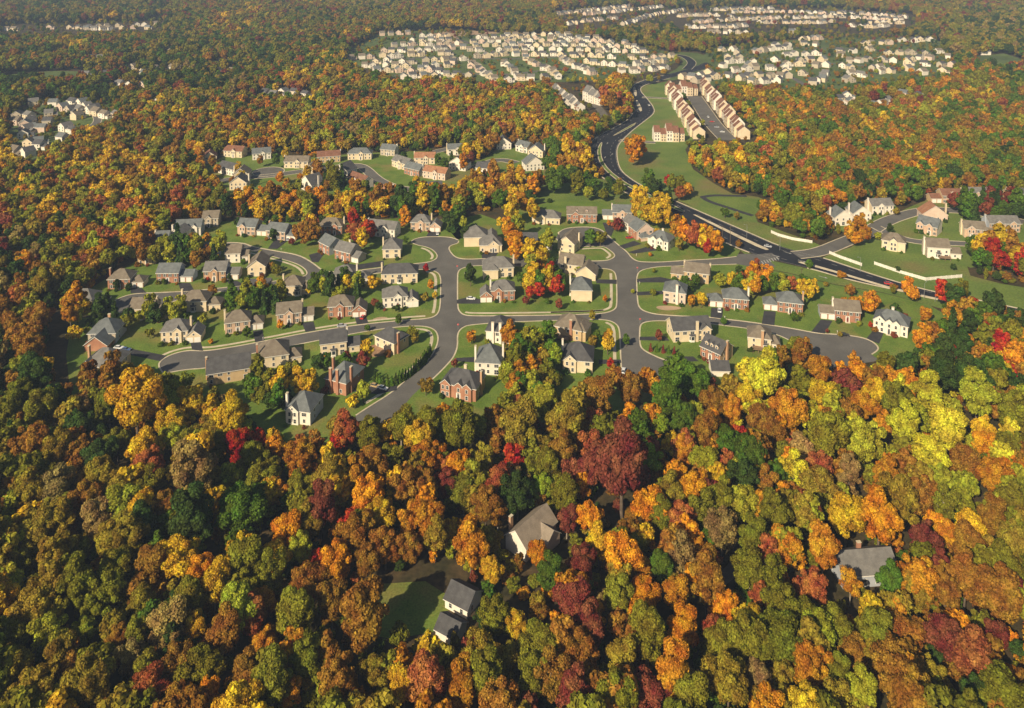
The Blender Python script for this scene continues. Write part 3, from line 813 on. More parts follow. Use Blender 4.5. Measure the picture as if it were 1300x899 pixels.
# ---- upper curved street, north side
H((301.5, 298), (338, 300.5), 'front', 'palebrick', 'tan', 'slate', 'gable', 'R.38', ((.3, 4.2),), '', desc='pale brick house with gable at its left', loc='first on the upper curved street row')
H((338.5, 303.2), (374, 307), 'front', 'palebrick', 'bluegrey', 'slate', 'gable', 'Rs.34', (), 'Lb', desc='pale brick house with tall white-doored wing', loc='second on the upper curved street row')
H((404, 297.5), (434, 298), 'front', 'brick', 'cream', 'brown', 'hip', '', ((.7, 4.0),), 'Rc', desc='brick house behind a yellow tree', loc='at the wood edge above the angled brick pair')
H((405, 318), (418, 324.6), 'front', 'brick', 'bluegrey', 'slate', 'gable', '', (), '', D=10, desc='narrow brick house with long grey side wall', loc='left of the angled brick pair')
H((425, 328.5), (453, 335.5), 'front', 'brick', 'beige', 'grey', 'gable', 'Rs.3', (), 'Bc', D=10, desc='angled brick house with beige gable end', loc='right of the angled brick pair')
H((222, 300.5), (255, 299), 'front', 'white', 'bluegrey', 'slate', 'gable', '', ((.3, 4.2), (.75, 4.)), '', desc='white twin-gabled house in the trees', loc='left above the upper cul-de-sac', detail=1)
H((257, 288.5), (277, 287.5), 'front', 'beige', 'beige', 'brown', 'gable', '', ((.4, 4.0),), '', desc='beige house in deep shade at the wood edge', loc='above the upper cul-de-sac', detail=1)
H((196, 315.8), (213, 315), 'front', 'white', 'bluegrey', 'slate', 'gable', '', ((.4, 4.2),), 'Lw', desc='white house with slate roof behind a lime tree', loc='above the west lane', detail=1)
H((214, 308.3), (230, 309.5), 'back', 'white', 'white', 'grey', 'gable', '', (), 'Lw', D=11, ax='y', desc='white gable-ended house among trees', loc='above the lime tree of the west lane', detail=1)
H((175, 336), (198, 335), 'front', 'tan', 'tan', 'brown', 'hip', '', (), 'Rc', desc='tan house nearly hidden by round trees', loc='behind the west lane row', detail=1)
# ---- west lane, backs
H((229, 396.5), (279, 395), 'back', 'cream', 'tan', 'brown', 'hip', 'R.34', (), 'Lc', bays=1, desc='cream house back with bay window and brown roof', loc='middle of the west lane backs')
H((164, 406), (210, 406.5), 'back', 'cream', 'beige', 'brown', 'gable', 'R.36', (), 'Rc', bays=1, desc='cream house back below the west turning circle', loc='westernmost of the lane backs')
H((300, 382.5), (342.5, 379.5), 'back', 'white', 'cream', 'charcoal', 'gable', 'L.34', (), '', desc='white house back with long charcoal roof', loc='third of the west lane backs')
H((358.7, 376), (394, 375), 'back', 'cream', 'tan', 'brown', 'hip', 'R.3', (), 'Lc', bays=1, desc='cream house back with golden tree at its corner', loc='fourth of the west lane backs')
H((423.5, 362.5), (468, 361), 'back', 'white', 'white', 'grey', 'hip', 'R.38', (), 'Rw', desc='white house back with grey hipped roof', loc='below the angled brick pair')
H((88, 394), (130, 394), 'front', 'beige', 'beige', 'grey', 'hip', 'R.3', (), 'Lc', desc='grey-roofed house almost buried in red and yellow trees', loc='west edge of the houses', detail=1)
# ---- middle west street, fronts
H((204.5, 436), (256, 432.7), 'front', 'cream', 'cream', 'grey', 'hip', 'Rg.34', ((.62, 3.9),), 'Rc', desc='cream multi-gabled house with grey hipped roof', loc='beside the west turning circle')
H((286, 424.8), (334, 418.8), 'front', 'palebrick', 'cream', 'brown', 'hip', 'R.34', (), 'Lc', desc='brick-fronted brown-roofed house behind a small orange tree', loc='second front on the middle west street')
H((351.5, 413.3), (398, 408.5), 'front', 'palebrick', 'white', 'brown', 'gable', 'R.33', ((.5, 3.8),), 'Rc', desc='brick-fronted house with white end wall and centre gable', loc='third front on the middle west street')
H((416.5, 403.3), (465, 400.6), 'front', 'brick', 'cream', 'brown', 'hip', 'Rg.35', ((.48, 3.8),), '', red=True, desc='brick house with red door and red car', loc='fourth front on the middle west street')
H((486, 391.5), (531, 388), 'front', 'white', 'white', 'grey', 'hip', 'Rg.3', ((.6, 4.2),), '', red=True, desc='big white gabled house with dark red door', loc='on the corner of the left through road')
H((485, 360.5), (530, 359), 'back', 'cream', 'bluegrey', 'charcoal', 'hip', '', (), 'Lc', bays=1, desc='cream house back with charcoal hipped roof', loc='behind the big white gabled house')
# ---- left through road, north end
H((486, 328), (508.5, 327.6), 'back', 'cream', 'beige', 'grey', 'hip', '', (), 'Lc', D=13, ax='y', desc='plain cream end wall under grey hipped roof', loc='left of the left turning circle')
H((465, 299), (501, 303), 'front', 'white', 'white', 'grey', 'gable', '', ((.65, 5),), 'Lw', desc='white grey-roofed house behind yellow and red trees', loc='west of the left turning circle', detail=1)
H((521.5, 292.8), (559.5, 293.7), 'front', 'palebrick', 'palebrick', 'grey', 'hip', 'Rg.36', ((.52, 4),), 'Rc', desc='pink brick house with gabled garage', loc='at the head of the left turning circle')
H((609, 320.6), (637, 320), 'front', 'cream', 'brick', 'grey', 'hip', '', ((.62, 6.5),), '', D=11, z=4.6, ext=((-9.5, 5, 9, 21, 6, 'hip', 'y'), (4.8, 10.8, 8, 19, 5.4, 'gable', 'y')), desc='large brick house with cream gabled garage wing', loc='right of the left turning circle')
H((653, 317.5), (701, 318.5), 'front', 'palebrick', 'white', 'charcoal', 'gable', 'R.4', (), 'Lw', desc='brick house with tall white chimney behind golden trees', loc='between the two turning circles')
# ---- right turning circle
H((676, 283.5), (710.5, 285.5), 'front', 'cream', 'cream', 'grey', 'hip', '', ((.35, 4.4),), 'Lw', z=4.4, desc='low cream house under a wide grey roof', loc='first above the right turning circle')
H((720, 282.3), (757.5, 283), 'front', 'brick', 'brick', 'brown', 'gable', '', ((.28, 4.2),), '', dorm=2, desc='red brick house with two small dormers', loc='second above the right turning circle')
H((765, 279.3), (802, 280.5), 'front', 'palebrick', 'white', 'slate', 'gable', 'L.35', ((.5, 4),), 'Lw', desc='brick house with white chimney and left garage', loc='third above the right turning circle')
H((790, 290.5), (808, 300.5), 'front', 'white', 'white', 'grey', 'gable', '', (), '', D=10, desc='pale house seen corner-on behind a purple tree', loc='fourth above the right turning circle', detail=1)
H((808, 305), (829.5, 302), 'back', 'pink', 'brick', 'slate', 'gable', '', (), '', D=11, ax='y', desc='pink gable end with small dark lean-to roof', loc='above the black driveways of the right circle', ext=((1.5, 8, -3.2, 2, 2.6, 'hip', 'x'),))
H((822, 312.5), (848, 319), 'front', 'white', 'white', 'slate', 'hip', '', ((.3, 4.0), (.62, 4.2)), 'Bw', D=10.5, desc='white house with two sharp front gables', loc='above the upper cross street')
H((708, 318.4), (729, 322.2), 'back', 'cream', 'cream', 'brown', 'gable', '', (), 'Rc lc', D=15, ax='y', desc='cream gable end with brown roof and pale chimneys', loc='inside the right turning circle')
# ---- between the through roads
H((614, 353), (652, 351.5), 'back', 'cream', 'beige', 'grey', 'hip', '', (), 'Rc', D=11, desc='cream house with grey hipped roof', loc='north-west corner of the central block', ext=((-.4, 8, -2.2, 3, 5.5, 'hip', 'x'),))
H((610, 382.6), (653.5, 381.6), 'front', 'brick', 'white', 'grey', 'hip', 'Lg.32', ((.3, 4.),), 'Lw', desc='brick house with three gables', loc='south-west corner of the central block')
H((709, 346.5), (739, 350), 'back', 'cream', 'cream', 'brown', 'gable', '', (), 'Lc nc', D=11, desc='cream house with sprawling brown roof', loc='north-east corner of the central block', ext=((11, 22, -5, 5, 3.6, 'gable', 'y'),))
H((725, 382.3), (751.5, 383), 'back', 'cream', 'beige', 'slate', 'hip', '', (), 'Lw', D=12.5, z=6.2, detail=0, desc='blank cream end wall under slate hipped roof', loc='south-east corner of the central block')
# ---- south centre
H((617, 434), (646.5, 437), 'back', 'white', 'white', 'charcoal', 'hip', '', (), 'nw Nw', D=13, ax='y', desc='white house back with two white chimneys', loc='north-west of the lower central block')
H((604, 475.2), (635.5, 477), 'back', 'white', 'white', 'slate', 'hip', '', (), 'Rw lw', D=12.5, desc='white house under steep slate hipped roof', loc='above the long red brick house', pitch=.85)
H((560.5, 501.5), (604, 510.5), 'front', 'brick', 'tan', 'charcoal', 'hip', '', ((.13, 4.4), (.52, 4), (.76, 4)), 'Bc Rt', D=11, desc='long red brick house with three gables', loc='at the lower bend of the left through road')
H((704, 427.5), (738, 434.8), 'back', 'tan', 'tan', 'brown', 'hip', '', (), 'Nb', D=11.5, deck=True, desc='tan house with red brick chimney and deck', loc='north-east of the lower central block', ext=((9, 15.2, 1, 10, 5.2, 'hip', 'y'),))
H((714, 471.5), (752, 474.5), 'back', 'cream', 'cream', 'charcoal', 'hip', '', ((.25, 5.5),), 'Lw', D=12.5, desc='cream house with steep charcoal hipped roof', loc='beside the lower right through road', pitch=.82)
# ---- south-west
H((476, 440.2), (500.5, 451), 'back', 'cream', 'tan', 'charcoal', 'hip', '', (), 'rb', D=9.5, desc='cream house with brick chimney and round stone terrace', loc='inside the left street corner')
H((407, 454), (457, 447.6), 'back', 'cream', 'white', 'charcoal', 'gable', 'R.34', (), 'Rw', bays=1, z=6.4, desc='cream house back with charcoal roof', loc='left of the house with stone terrace')
H((413, 496), (439.5, 503), 'back', 'brick', 'brick', 'slate', 'hip', '', (), 'nb Nb rb Lb', D=13.5, desc='brick house with four chimneys under slate roof', loc='beside the hedge of small evergreens')
H((363, 536.5), (394, 540.5), 'back', 'white', 'bluegrey', 'slate', 'hip', '', ((.3, 5),), 'lw', D=12, desc='blue-grey house with slate roof in tree shade', loc='lowest house at the wood edge')
H((328, 470), (383, 462), 'back', 'cream', 'tan', 'brown', 'hip', 'R.3', (), 'lb', D=12, desc='cream house with brick chimney and brown hipped roof', loc='opposite the orange bush')
H((263, 490), (318, 481), 'back', 'tan', 'tan', 'charcoal', 'gable', '', (), 'Lt', D=11, z=5.2, desc='tan house with long charcoal roof', loc='south of the west turning circle')
H((104, 480), (145, 482), 'back', 'tan', 'tan', 'grey', 'hip', '', ((.18, 6),), 'Lt', D=13, desc='tan house with grey hipped roof and dark trees', loc='lower of the two far west houses')
H((112, 437), (147, 436), 'back', 'beige', 'bluegrey', 'slate', 'hip', '', (), 'Bt', D=12, z=5.2, desc='grey house with red brick garage gable', loc='upper of the two far west houses')
H((107, 446), (136, 446), 'front', 'brick', 'brick', 'slate', 'gable', '', (), '', D=8, ax='y', z=2.9, detail=0, desc='low red brick garage wing with one gable', loc='before the grey house far west', name='garage_building', cat='garage')
# ---- east
H((851.5, 354.5), (899.5, 361), 'back', 'tan', 'cream', 'brown', 'gable', 'L.36', (), 'Lc Rc', deck=True, desc='tan house back with brown roof and curved deck', loc='below the upper cross street')
H((842, 383.6), (870, 387.4), 'back', 'pink', 'white', 'slate', 'hip', '', (), 'Nw', D=10.5, z=6.3, detail=1, desc='tall pale blank house with slate hipped roof', loc='just east of the right through road')
H((899.5, 390), (950, 394), 'front', 'brick', 'tanbrick', 'slate', 'hip', 'L.38', (), 'Rw', desc='red brick house with slate roof and white car', loc='first front on the east street')
H((969.5, 394), (1019, 399.6), 'front', 'brick', 'tanbrick', 'slate', 'hip', 'L.36', (), 'Rt', desc='red brick house with two white garage doors', loc='second front on the east street')
H((1042, 405.6), (1092, 410.5), 'front', 'brick', 'bluegrey', 'brown', 'gable', 'L.36', (), 'Lw', desc='red brick house with brown roof and red door', loc='third front on the east street', red=True)
H((1109, 418.8), (1152, 429.4), 'front', 'white', 'white', 'slate', 'hip', '', ((.17, 5.4), (.46, 3.8), (.66, 3.6)), 'Bw', D=10.5, desc='white house with three front gables', loc='at the east turning circle')
H((855, 435), (902.5, 432), 'back', 'cream', 'cream', 'charcoal', 'gable', '', ((.86, 4.6),), 'Nc', D=10.5, desc='cream house with long charcoal roof', loc='first back on the east street', bays=1)
H((889, 452), (914, 463.5), 'front', 'brick', 'tan', 'charcoal', 'gable', '', (), 'Rt', D=10.5, dorm=3, z=5.0, desc='brick house with three white dormers', loc='behind the yellow trees of the near wood')
H((949.5, 442), (990, 447.4), 'back', 'cream', 'white', 'brown', 'hip', 'R.28', (), 'Nt', deck=.2, bays=1, desc='cream house back with brown roof and deck', loc='second back on the east street')
H((904, 478), (926, 478.5), 'back', 'white', 'white', 'charcoal', 'gable', '', (), '', D=7, z=2.8, detail=0, desc='low white outbuilding with charcoal roof', loc='below the house with dormers', name='garage_building', cat='garage')
# ---- eastern houses beyond the parkway
H((1183, 258), (1223, 258.5), 'front', 'palebrick', 'tan', 'redbrown', 'gable', 'L.34', ((.65, 4.4),), 'Rc', desc='brick-fronted house with tan end wall and dormer', loc='first in the back eastern row', dorm=1, detail=1)
H((1228, 256.5), (1263, 256.5), 'front', 'palebrick', 'bluegrey', 'grey', 'gable', '', ((.35, 4.6),), 'Lg', desc='brick-fronted house with blue-grey end', loc='second in the back eastern row', detail=1)
H((1283, 257.5), (1322, 258), 'front', 'palebrick', 'tan', 'charcoal', 'gable', '', ((.3, 4.6),), 'Lc', desc='brick-fronted house cut by the picture edge', loc='third in the back eastern row', detail=1)
H((1171, 279.5), (1203, 281), 'back', 'pink', 'pink', 'rust', 'gable', '', (), 'Rc', D=10, ax='y', z=4.2, desc='peach house with wide gable and orange-brown roof', loc='above the brick house in the eastern houses', detail=1)
H((1163, 294), (1189, 300.4), 'front', 'palebrick', 'white', 'slate', 'gable', '', ((.2, 4.2), (.65, 4.)), '', D=11, desc='brick-fronted house with pale end wall', loc='at the bend of the eastern side street', detail=1)
H((1177, 327), (1221, 330), 'back', 'white', 'beige', 'brown', 'gable', 'R.34', (), 'Lw', D=10, z=6.6, bays=1, deck=.45, desc='tall white house back with three rows of windows', loc='on the mown slope in the east')
H((1119, 316), (1149, 321), 'back', 'cream', 'beige', 'brown', 'hip', '', ((.5, 4.2),), '', D=9.5, z=6, bays=1, desc='cream house back with brown hipped roof', loc='nearest the white fence in the east')
H((1224, 301), (1264, 304), 'front', 'palebrick', 'cream', 'brown', 'gable', 'R.3', ((.3, 5),), 'Lc', desc='pale house with pointed gable and left chimney', loc='middle of the front eastern row', detail=1)
H((1256, 294.5), (1295, 295), 'front', 'palebrick', 'bluegrey', 'grey', 'gable', '', ((.28, 4.6), (.75, 4.2)), 'Lg', desc='pale brick house with blue-grey wing', loc='rightmost of the front eastern row', detail=1)
H((1236, 321), (1261, 322.4), 'back', 'white', 'white', 'brown', 'gable', '', (), 'Lw', desc='white house half hidden behind a golden tree', loc='in the eastern houses', detail=1)
H((1059, 287), (1082, 286), 'back', 'white', 'white', 'slate', 'gable', '', (), 'Lw', D=10, ax='y', desc='white gable-ended house', loc='leftmost of three white eastern houses', detail=1)
H((1083, 281.5), (1106, 281), 'back', 'white', 'white', 'slate', 'gable', '', (), 'Lw', D=11, ax='y', desc='white tall-gabled house', loc='middle of three white eastern houses', detail=1)
H((1107, 272), (1134, 271), 'front', 'white', 'cream', 'grey', 'gable', '', ((.4, 4.4),), 'Lw', desc='white house with front gable', loc='rightmost of three white eastern houses', detail=1)
# ---- northern houses
NB = [((258.5, 208), (275, 206.5), 'cream', 'cream', 'redbrown', 'gable', 'y', 'cream house with red-brown gabled roof, westernmost northern house'), ((277, 219.5), (297, 224), 'white', 'white', 'charcoal', 'gable', 'x', 'white house with charcoal roof, second in the western northern row'),
      ((284, 199), (307, 200.5), 'cream', 'cream', 'redbrown', 'gable', 'x', 'cream house with red-brown roof, back corner of the northern houses'), ((296, 230), (315, 229.5), 'beige', 'beige', 'brown', 'gable', 'y', 'beige gable-ended house just above the cream one in the northern row'),
      ((291.5, 241.5), (313, 241), 'cream', 'cream', 'charcoal', 'gable', 'y', 'cream gable-ended house nearest the dark wood, northern houses'), ((320.5, 203.5), (344, 201.5), 'white', 'tan', 'slate', 'gable', 'x', 'white-garaged slate-roofed house at the small northern street end'),
      ((360.5, 213.5), (391, 213.5), 'cream', 'cream', 'brown', 'gable', 'x', 'wide cream house with brown roof above the small northern lawn'), ((403, 207.5), (432, 205.5), 'tan', 'tan', 'redbrown', 'gable', 'x', 'tan house with red-brown roof left of the curving northern street'),
      ((441.5, 203), (471.5, 202.5), 'cream', 'white', 'slate', 'hip', 'x', 'cream house with slate hipped roof at the curving street head'), ((384, 225.5), (403, 225.5), 'cream', 'white', 'brown', 'gable', 'y', 'cream house hidden by trees right of the small northern lawn'),
      ((380.5, 239), (396, 245), 'white', 'white', 'charcoal', 'gable', 'y', 'bright white gabled house below the small northern lawn'), ((424, 223), (441, 226.5), 'white', 'bluegrey', 'charcoal', 'gable', 'y', 'blue-white house left of the curving northern street'),
      ((441, 233), (461, 240.5), 'white', 'white', 'redbrown', 'gable', 'x', 'white house with red-brown roof along the curving northern street'), ((483, 197), (501, 198.5), 'beige', 'beige', 'slate', 'gable', 'x', 'beige house at the wood behind the bright northern lawn'),
      ((497.5, 211), (516, 217), 'cream', 'cream', 'grey', 'gable', 'x', 'cream house with grey roof, first on the bright northern lawn'), ((526, 208.5), (552, 208.5), 'cream', 'cream', 'rust', 'gable', 'x', 'cream house with orange-brown roof behind the bright northern lawn'),
      ((513, 220.5), (532, 225), 'brick', 'bluegrey', 'slate', 'gable', 'x', 'small brick house with blue-grey roof on the bright northern lawn'), ((537, 225.5), (565, 229.5), 'pink', 'tan', 'rust', 'gable', 'x', 'peach house with rust roof, last on the bright northern lawn'),
      ((531.5, 249.5), (562, 247), 'white', 'white', 'charcoal', 'gable', 'x', 'long white house with charcoal roof at the curving street end'), ((474, 252), (497, 252.5), 'tan', 'tan', 'rust', 'gable', 'x', 'tan house sunk among trees below the curving northern street'),
      ((569.5, 215), (591, 217.5), 'white', 'white', 'charcoal', 'gable', 'y', 'white gabled house below a white one, middle northern houses'), ((568.5, 197.5), (591, 196.5), 'white', 'white', 'slate', 'gable', 'x', 'white house with slate roof on the narrow wood-edge street'),
      ((604, 221), (627, 223), 'white', 'white', 'charcoal', 'gable', 'x', 'white house with charcoal roof behind orange trees, northern houses'), ((630.5, 190), (649, 189.5), 'white', 'cream', 'charcoal', 'gable', 'y', 'white gable-ended house left of the northern cul-de-sac row'),
      ((654.5, 191.5), (669, 195), 'white', 'cream', 'slate', 'gable', 'x', 'first slate-roofed house in the slanting northern cul-de-sac row'), ((670, 199), (689, 200.5), 'cream', 'white', 'slate', 'gable', 'y', 'second house in the slanting northern cul-de-sac row'),
      ((667.5, 217.5), (691, 215.5), 'white', 'white', 'slate', 'gable', 'y', 'white house nearest the wood in the northern cul-de-sac row'), ((664, 245), (682, 246), 'bluegrey', 'bluegrey', 'grey', 'gable', 'x', 'small blue-grey house alone among the orange northern trees')]
for i, (fl, fr, wf, ws, rf, rt, ax, ds) in enumerate(NB):
    gb_ = ((.55, 4.2),) if ax == 'x' and i % 3 != 1 else ()
    H(fl, fr, 'front' if i % 3 else 'back', wf, ws, rf, rt, '', gb_, ('Lc', 'Rw', '')[i % 3], D=9.5 if ax == 'x' else 11.5, ax=ax, detail=1, z=5.4, desc=ds, base=.03)
# ---- houses in the near wood
H((642, 696), (668, 714), 'back', 'white', 'pink', 'pale', 'gable', '', (), 'lt', D=15, z=4.6, pitch=.85, ax='y', ext=((3, 11.5, 6, 13, 3.4, 'gable', 'x'),), desc='pale farmhouse with broad light roof deep in the near wood', base=.02)
H((565, 771.5), (593, 786.5), 'back', 'white', 'white', 'charcoal', 'gable', '', (), '', D=7.5, z=2.9, desc='small dark-roofed white cottage with one white gable in the near wood', base=.02, detail=1)
H((553, 809), (577, 822), 'back', 'white', 'white', 'charcoal', 'gable', '', (), '', D=6, z=2.5, desc='dark-roofed shed right below the white cottage', base=.02, detail=0, name='shed', cat='shed')
H((1070, 748), (1140, 742), 'back', 'bluegrey', 'bluegrey', 'grey', 'gable', '', (), 'Bb', D=10, z=4, desc='grey weathered house behind trees in the lower near wood', base=.02, detail=1)
# unique places for things that stand near a house
# stone terrace of the corner house
tc_ = ground(478, 447)
b = MB(); g_ = [(tc_.x + 5.2 * math.cos(t), tc_.y + 4.4 * math.sin(t)) for t in [i * math.pi / 10 for i in range(20)]]
b.poly([(x, y, .95) for x, y in g_], M['stone'])
for i in range(20): b.poly([(*g_[i], .0), (*g_[(i + 1) % 20], .0), (*g_[(i + 1) % 20], 1.3), (*g_[i], 1.3)], M['stone'])
tag(b.build('terrace'), 'round raised stone terrace behind the cream corner house', 'terrace')
# ================================================================== where the far houses stand
ONES = 'zeroth first second third fourth fifth sixth seventh eighth ninth tenth eleventh twelfth thirteenth fourteenth fifteenth sixteenth seventeenth eighteenth nineteenth'.split()
TENS = {2: 'twent', 3: 'thirt', 4: 'fort', 5: 'fift', 6: 'sixt'}


def nth(n):
    if n < 20: return ONES[n]
    t, u = divmod(n, 10)
    return TENS[t] + ('ieth' if u == 0 else 'y-' + ONES[u])


# ---- far houses
g = np.random.default_rng(77)
FAR = []      # y, x, width, depth, rz, wall, roof, label


def estate(rows, name, dens=.93, pitch=14.5, wl=('white', 'cream', 'white', 'beige', 'pink', 'cream', 'white'), rl=('charcoal', 'brown', 'slate', 'charcoal', 'brown', 'grey'), size=(8, 10.5)):
    for ri, pl_ in enumerate(rows):
        gp = G2(chaikin(pl_, 2))
        d = [0]
        for i in range(1, len(gp)): d.append(d[-1] + math.dist(gp[i], gp[i - 1]))
        s, k = pitch * .5, 0
        while s < d[-1]:
            if g.random() < dens:
                x = float(np.interp(s, d, [q[0] for q in gp])); y = float(np.interp(s, d, [q[1] for q in gp]))
                x2 = float(np.interp(s + 2, d, [q[0] for q in gp])); y2 = float(np.interp(s + 2, d, [q[1] for q in gp]))
                rz = math.atan2(y2 - y, x2 - x) + g.normal(0, .22) + (math.pi / 2 if g.random() < .25 else 0)
                k += 1
                wl_, rl_ = wl[g.integers(len(wl))], rl[g.integers(len(rl))]
                wn_ = {'beige': 'beige', 'pink': 'pale pink'}.get(wl_, wl_); rn_ = {'slate': 'slate', 'charcoal': 'dark'}.get(rl_, rl_)
                FAR.append((y + g.normal(0, 4.5), x + g.normal(0, 1.5), g.uniform(*size), g.uniform(8, 10), rz, wl_, rl_, f"small {wn_} house, {rn_} roof, {nth(k)} from left in {nth(ri + 1)} row, {name}"))
            s += pitch * g.uniform(.92, 1.12)


estate([[(505, 101), (560, 98), (600, 99)], [(470, 93), (520, 91), (570, 94)], [(640, 104), (690, 101)], [(596, 82), (612, 92), (628, 104)], [(640, 82), (652, 94), (660, 103)], [(665, 76), (690, 88), (712, 100)], [(712, 76), (735, 88), (755, 97)],
        [(785, 93), (815, 92), (845, 88)], [(455, 86), (500, 85), (560, 86), (590, 80)], [(740, 80), (770, 84), (800, 85), (850, 80)], [(470, 80), (530, 80), (590, 76)], [(600, 74), (660, 70), (730, 72), (800, 76), (858, 74)], [(436, 77), (500, 73), (580, 70)],
        [(590, 66), (660, 64), (740, 65), (820, 68)], [(480, 67), (540, 65), (590, 62)], [(600, 60), (680, 58), (760, 60), (812, 62)], [(482, 60), (540, 58), (590, 57)], [(596, 55), (680, 53), (760, 54), (800, 57)], [(520, 53), (580, 52)], [(600, 50), (680, 49), (760, 50)], [(480, 45), (520, 44)], [(530, 48), (570, 47)], [(640, 46), (720, 46)]], 'great far estate', dens=.93, pitch=14.6)
estate([[(880, 106), (915, 100), (930, 98)], [(950, 108), (975, 104)], [(900, 88), (925, 86), (960, 84)], [(1010, 95), (1030, 97)], [(1060, 92), (1085, 98), (1110, 102)], [(1055, 106), (1080, 104)], [(1110, 94), (1140, 92), (1160, 88)], [(990, 84), (1020, 84)], [(1120, 70), (1160, 70), (1195, 68)], [(900, 75), (940, 75)], [(1190, 86), (1212, 84)], [(1040, 66), (1075, 67)], [(910, 66), (935, 65)]], 'leafy eastern lanes', dens=.8, pitch=18, size=(8.5, 11.5))
estate([[(862, 103), (885, 98), (905, 94)], [(935, 104), (960, 99), (985, 97)], [(1030, 110), (1046, 101), (1048, 92)], [(985, 106), (1000, 98), (1005, 92)], [(925, 92), (960, 89), (1000, 88)], [(1035, 88), (1060, 84), (1095, 92), (1120, 88)], [(918, 81), (960, 79), (1010, 80), (1050, 78)], [(1070, 80), (1110, 77), (1150, 82), (1180, 84)],
        [(1150, 78), (1180, 76), (1205, 73)], [(1165, 96), (1190, 94), (1215, 95)], [(990, 72), (1030, 70), (1070, 73)], [(930, 70), (970, 66), (1000, 63)], [(1080, 68), (1110, 64)], [(1140, 54), (1185, 52)], [(980, 60), (1020, 57), (1045, 60)], [(1090, 58), (1130, 56)]], 'leafy eastern estate', dens=.85, pitch=18, size=(8.5, 11.5))
estate([[(14, 178), (30, 176), (52, 178)], [(10, 196), (28, 200), (44, 196)], [(22, 168), (48, 168), (75, 166)], [(20, 150), (36, 147), (52, 150)], [(12, 158), (30, 160), (44, 158)], [(68, 182), (90, 178)], [(66, 133), (90, 133), (110, 136), (130, 142)], [(40, 133), (58, 131)], [(85, 152), (96, 152)], [(132, 146), (148, 150)], [(40, 184), (48, 188)], [(54, 150), (74, 147)], [(60, 164), (84, 168), (100, 171)], [(24, 187), (62, 189)], [(100, 141), (122, 150)], [(30, 160), (66, 158)], [(72, 140), (100, 144)]], 'small far west estate', dens=.93, pitch=15.5)
estate([[(1052, 127), (1080, 126), (1100, 128)], [(1120, 120), (1140, 122), (1160, 124), (1180, 128)], [(1060, 136), (1085, 134)], [(1100, 138), (1130, 132)]], 'scattered eastern clearing', dens=.9, pitch=16)
estate([[(720, 32), (760, 26), (790, 24)], [(790, 33), (830, 20), (872, 14)], [(740, 20), (790, 15), (840, 10)], [(700, 20), (760, 14), (800, 9)]], 'hilltop estate', dens=.95, pitch=13)
estate([[(896, 42), (950, 43)], [(880, 30), (940, 26), (990, 24)], [(930, 17), (1000, 16), (1060, 19)], [(1000, 24), (1060, 22), (1150, 27)], [(1060, 17), (1110, 20), (1160, 24)], [(860, 22), (900, 20), (930, 22)], [(1000, 42), (1020, 42)], [(1080, 34), (1100, 36), (1130, 34)], [(1010, 53), (1040, 50)], [(870, 36), (920, 36), (960, 34)], [(960, 30), (1020, 31), (1060, 29)], [(1100, 30), (1160, 31)], [(900, 14), (980, 12)]], 'farthest eastern estate', dens=.92, pitch=13)
estate([[(2, 39), (20, 39)], [(60, 37), (110, 37), (150, 34), (205, 32)], [(100, 39), (160, 37), (200, 36)]], 'far western ridge row', dens=.85, pitch=17)
estate([[(105, 77), (150, 74), (200, 68), (270, 66)], [(100, 98), (150, 97), (200, 99)], [(140, 110), (190, 112), (230, 118)], [(160, 88), (230, 92), (300, 95)], [(190, 134), (212, 136)], [(330, 120), (395, 132)], [(60, 64), (120, 66)], [(355, 118), (392, 124)], [(250, 84), (325, 80)]], 'scattered far west woods', dens=.75, pitch=19)
FAR = [f for f in FAR if -4 < project(f[1], f[0])[0] < 1304]
FAR.sort(key=lambda f: f[0])
FXY = [(f[0], f[1]) for f in FAR]
# ================================================================== trees
PAL = {   # name: base colour
    'golden yellow': (.60, .37, .025), 'lemon yellow': (.52, .43, .035), 'yellow-green': (.34, .33, .03), 'bright orange': (.62, .235, .018), 'russet orange': (.49, .20, .02),
    'rust brown': (.31, .14, .024), 'brick red': (.38, .11, .04), 'crimson': (.42, .03, .02), 'burgundy': (.23, .055, .036), 'olive': (.205, .19, .02), 'bronze': (.29, .205, .026),
    'mid green': (.10, .16, .018), 'dark green': (.055, .088, .018), 'tan brown': (.31, .205, .07), 'lime green': (.27, .34, .025)}
PN = list(PAL)


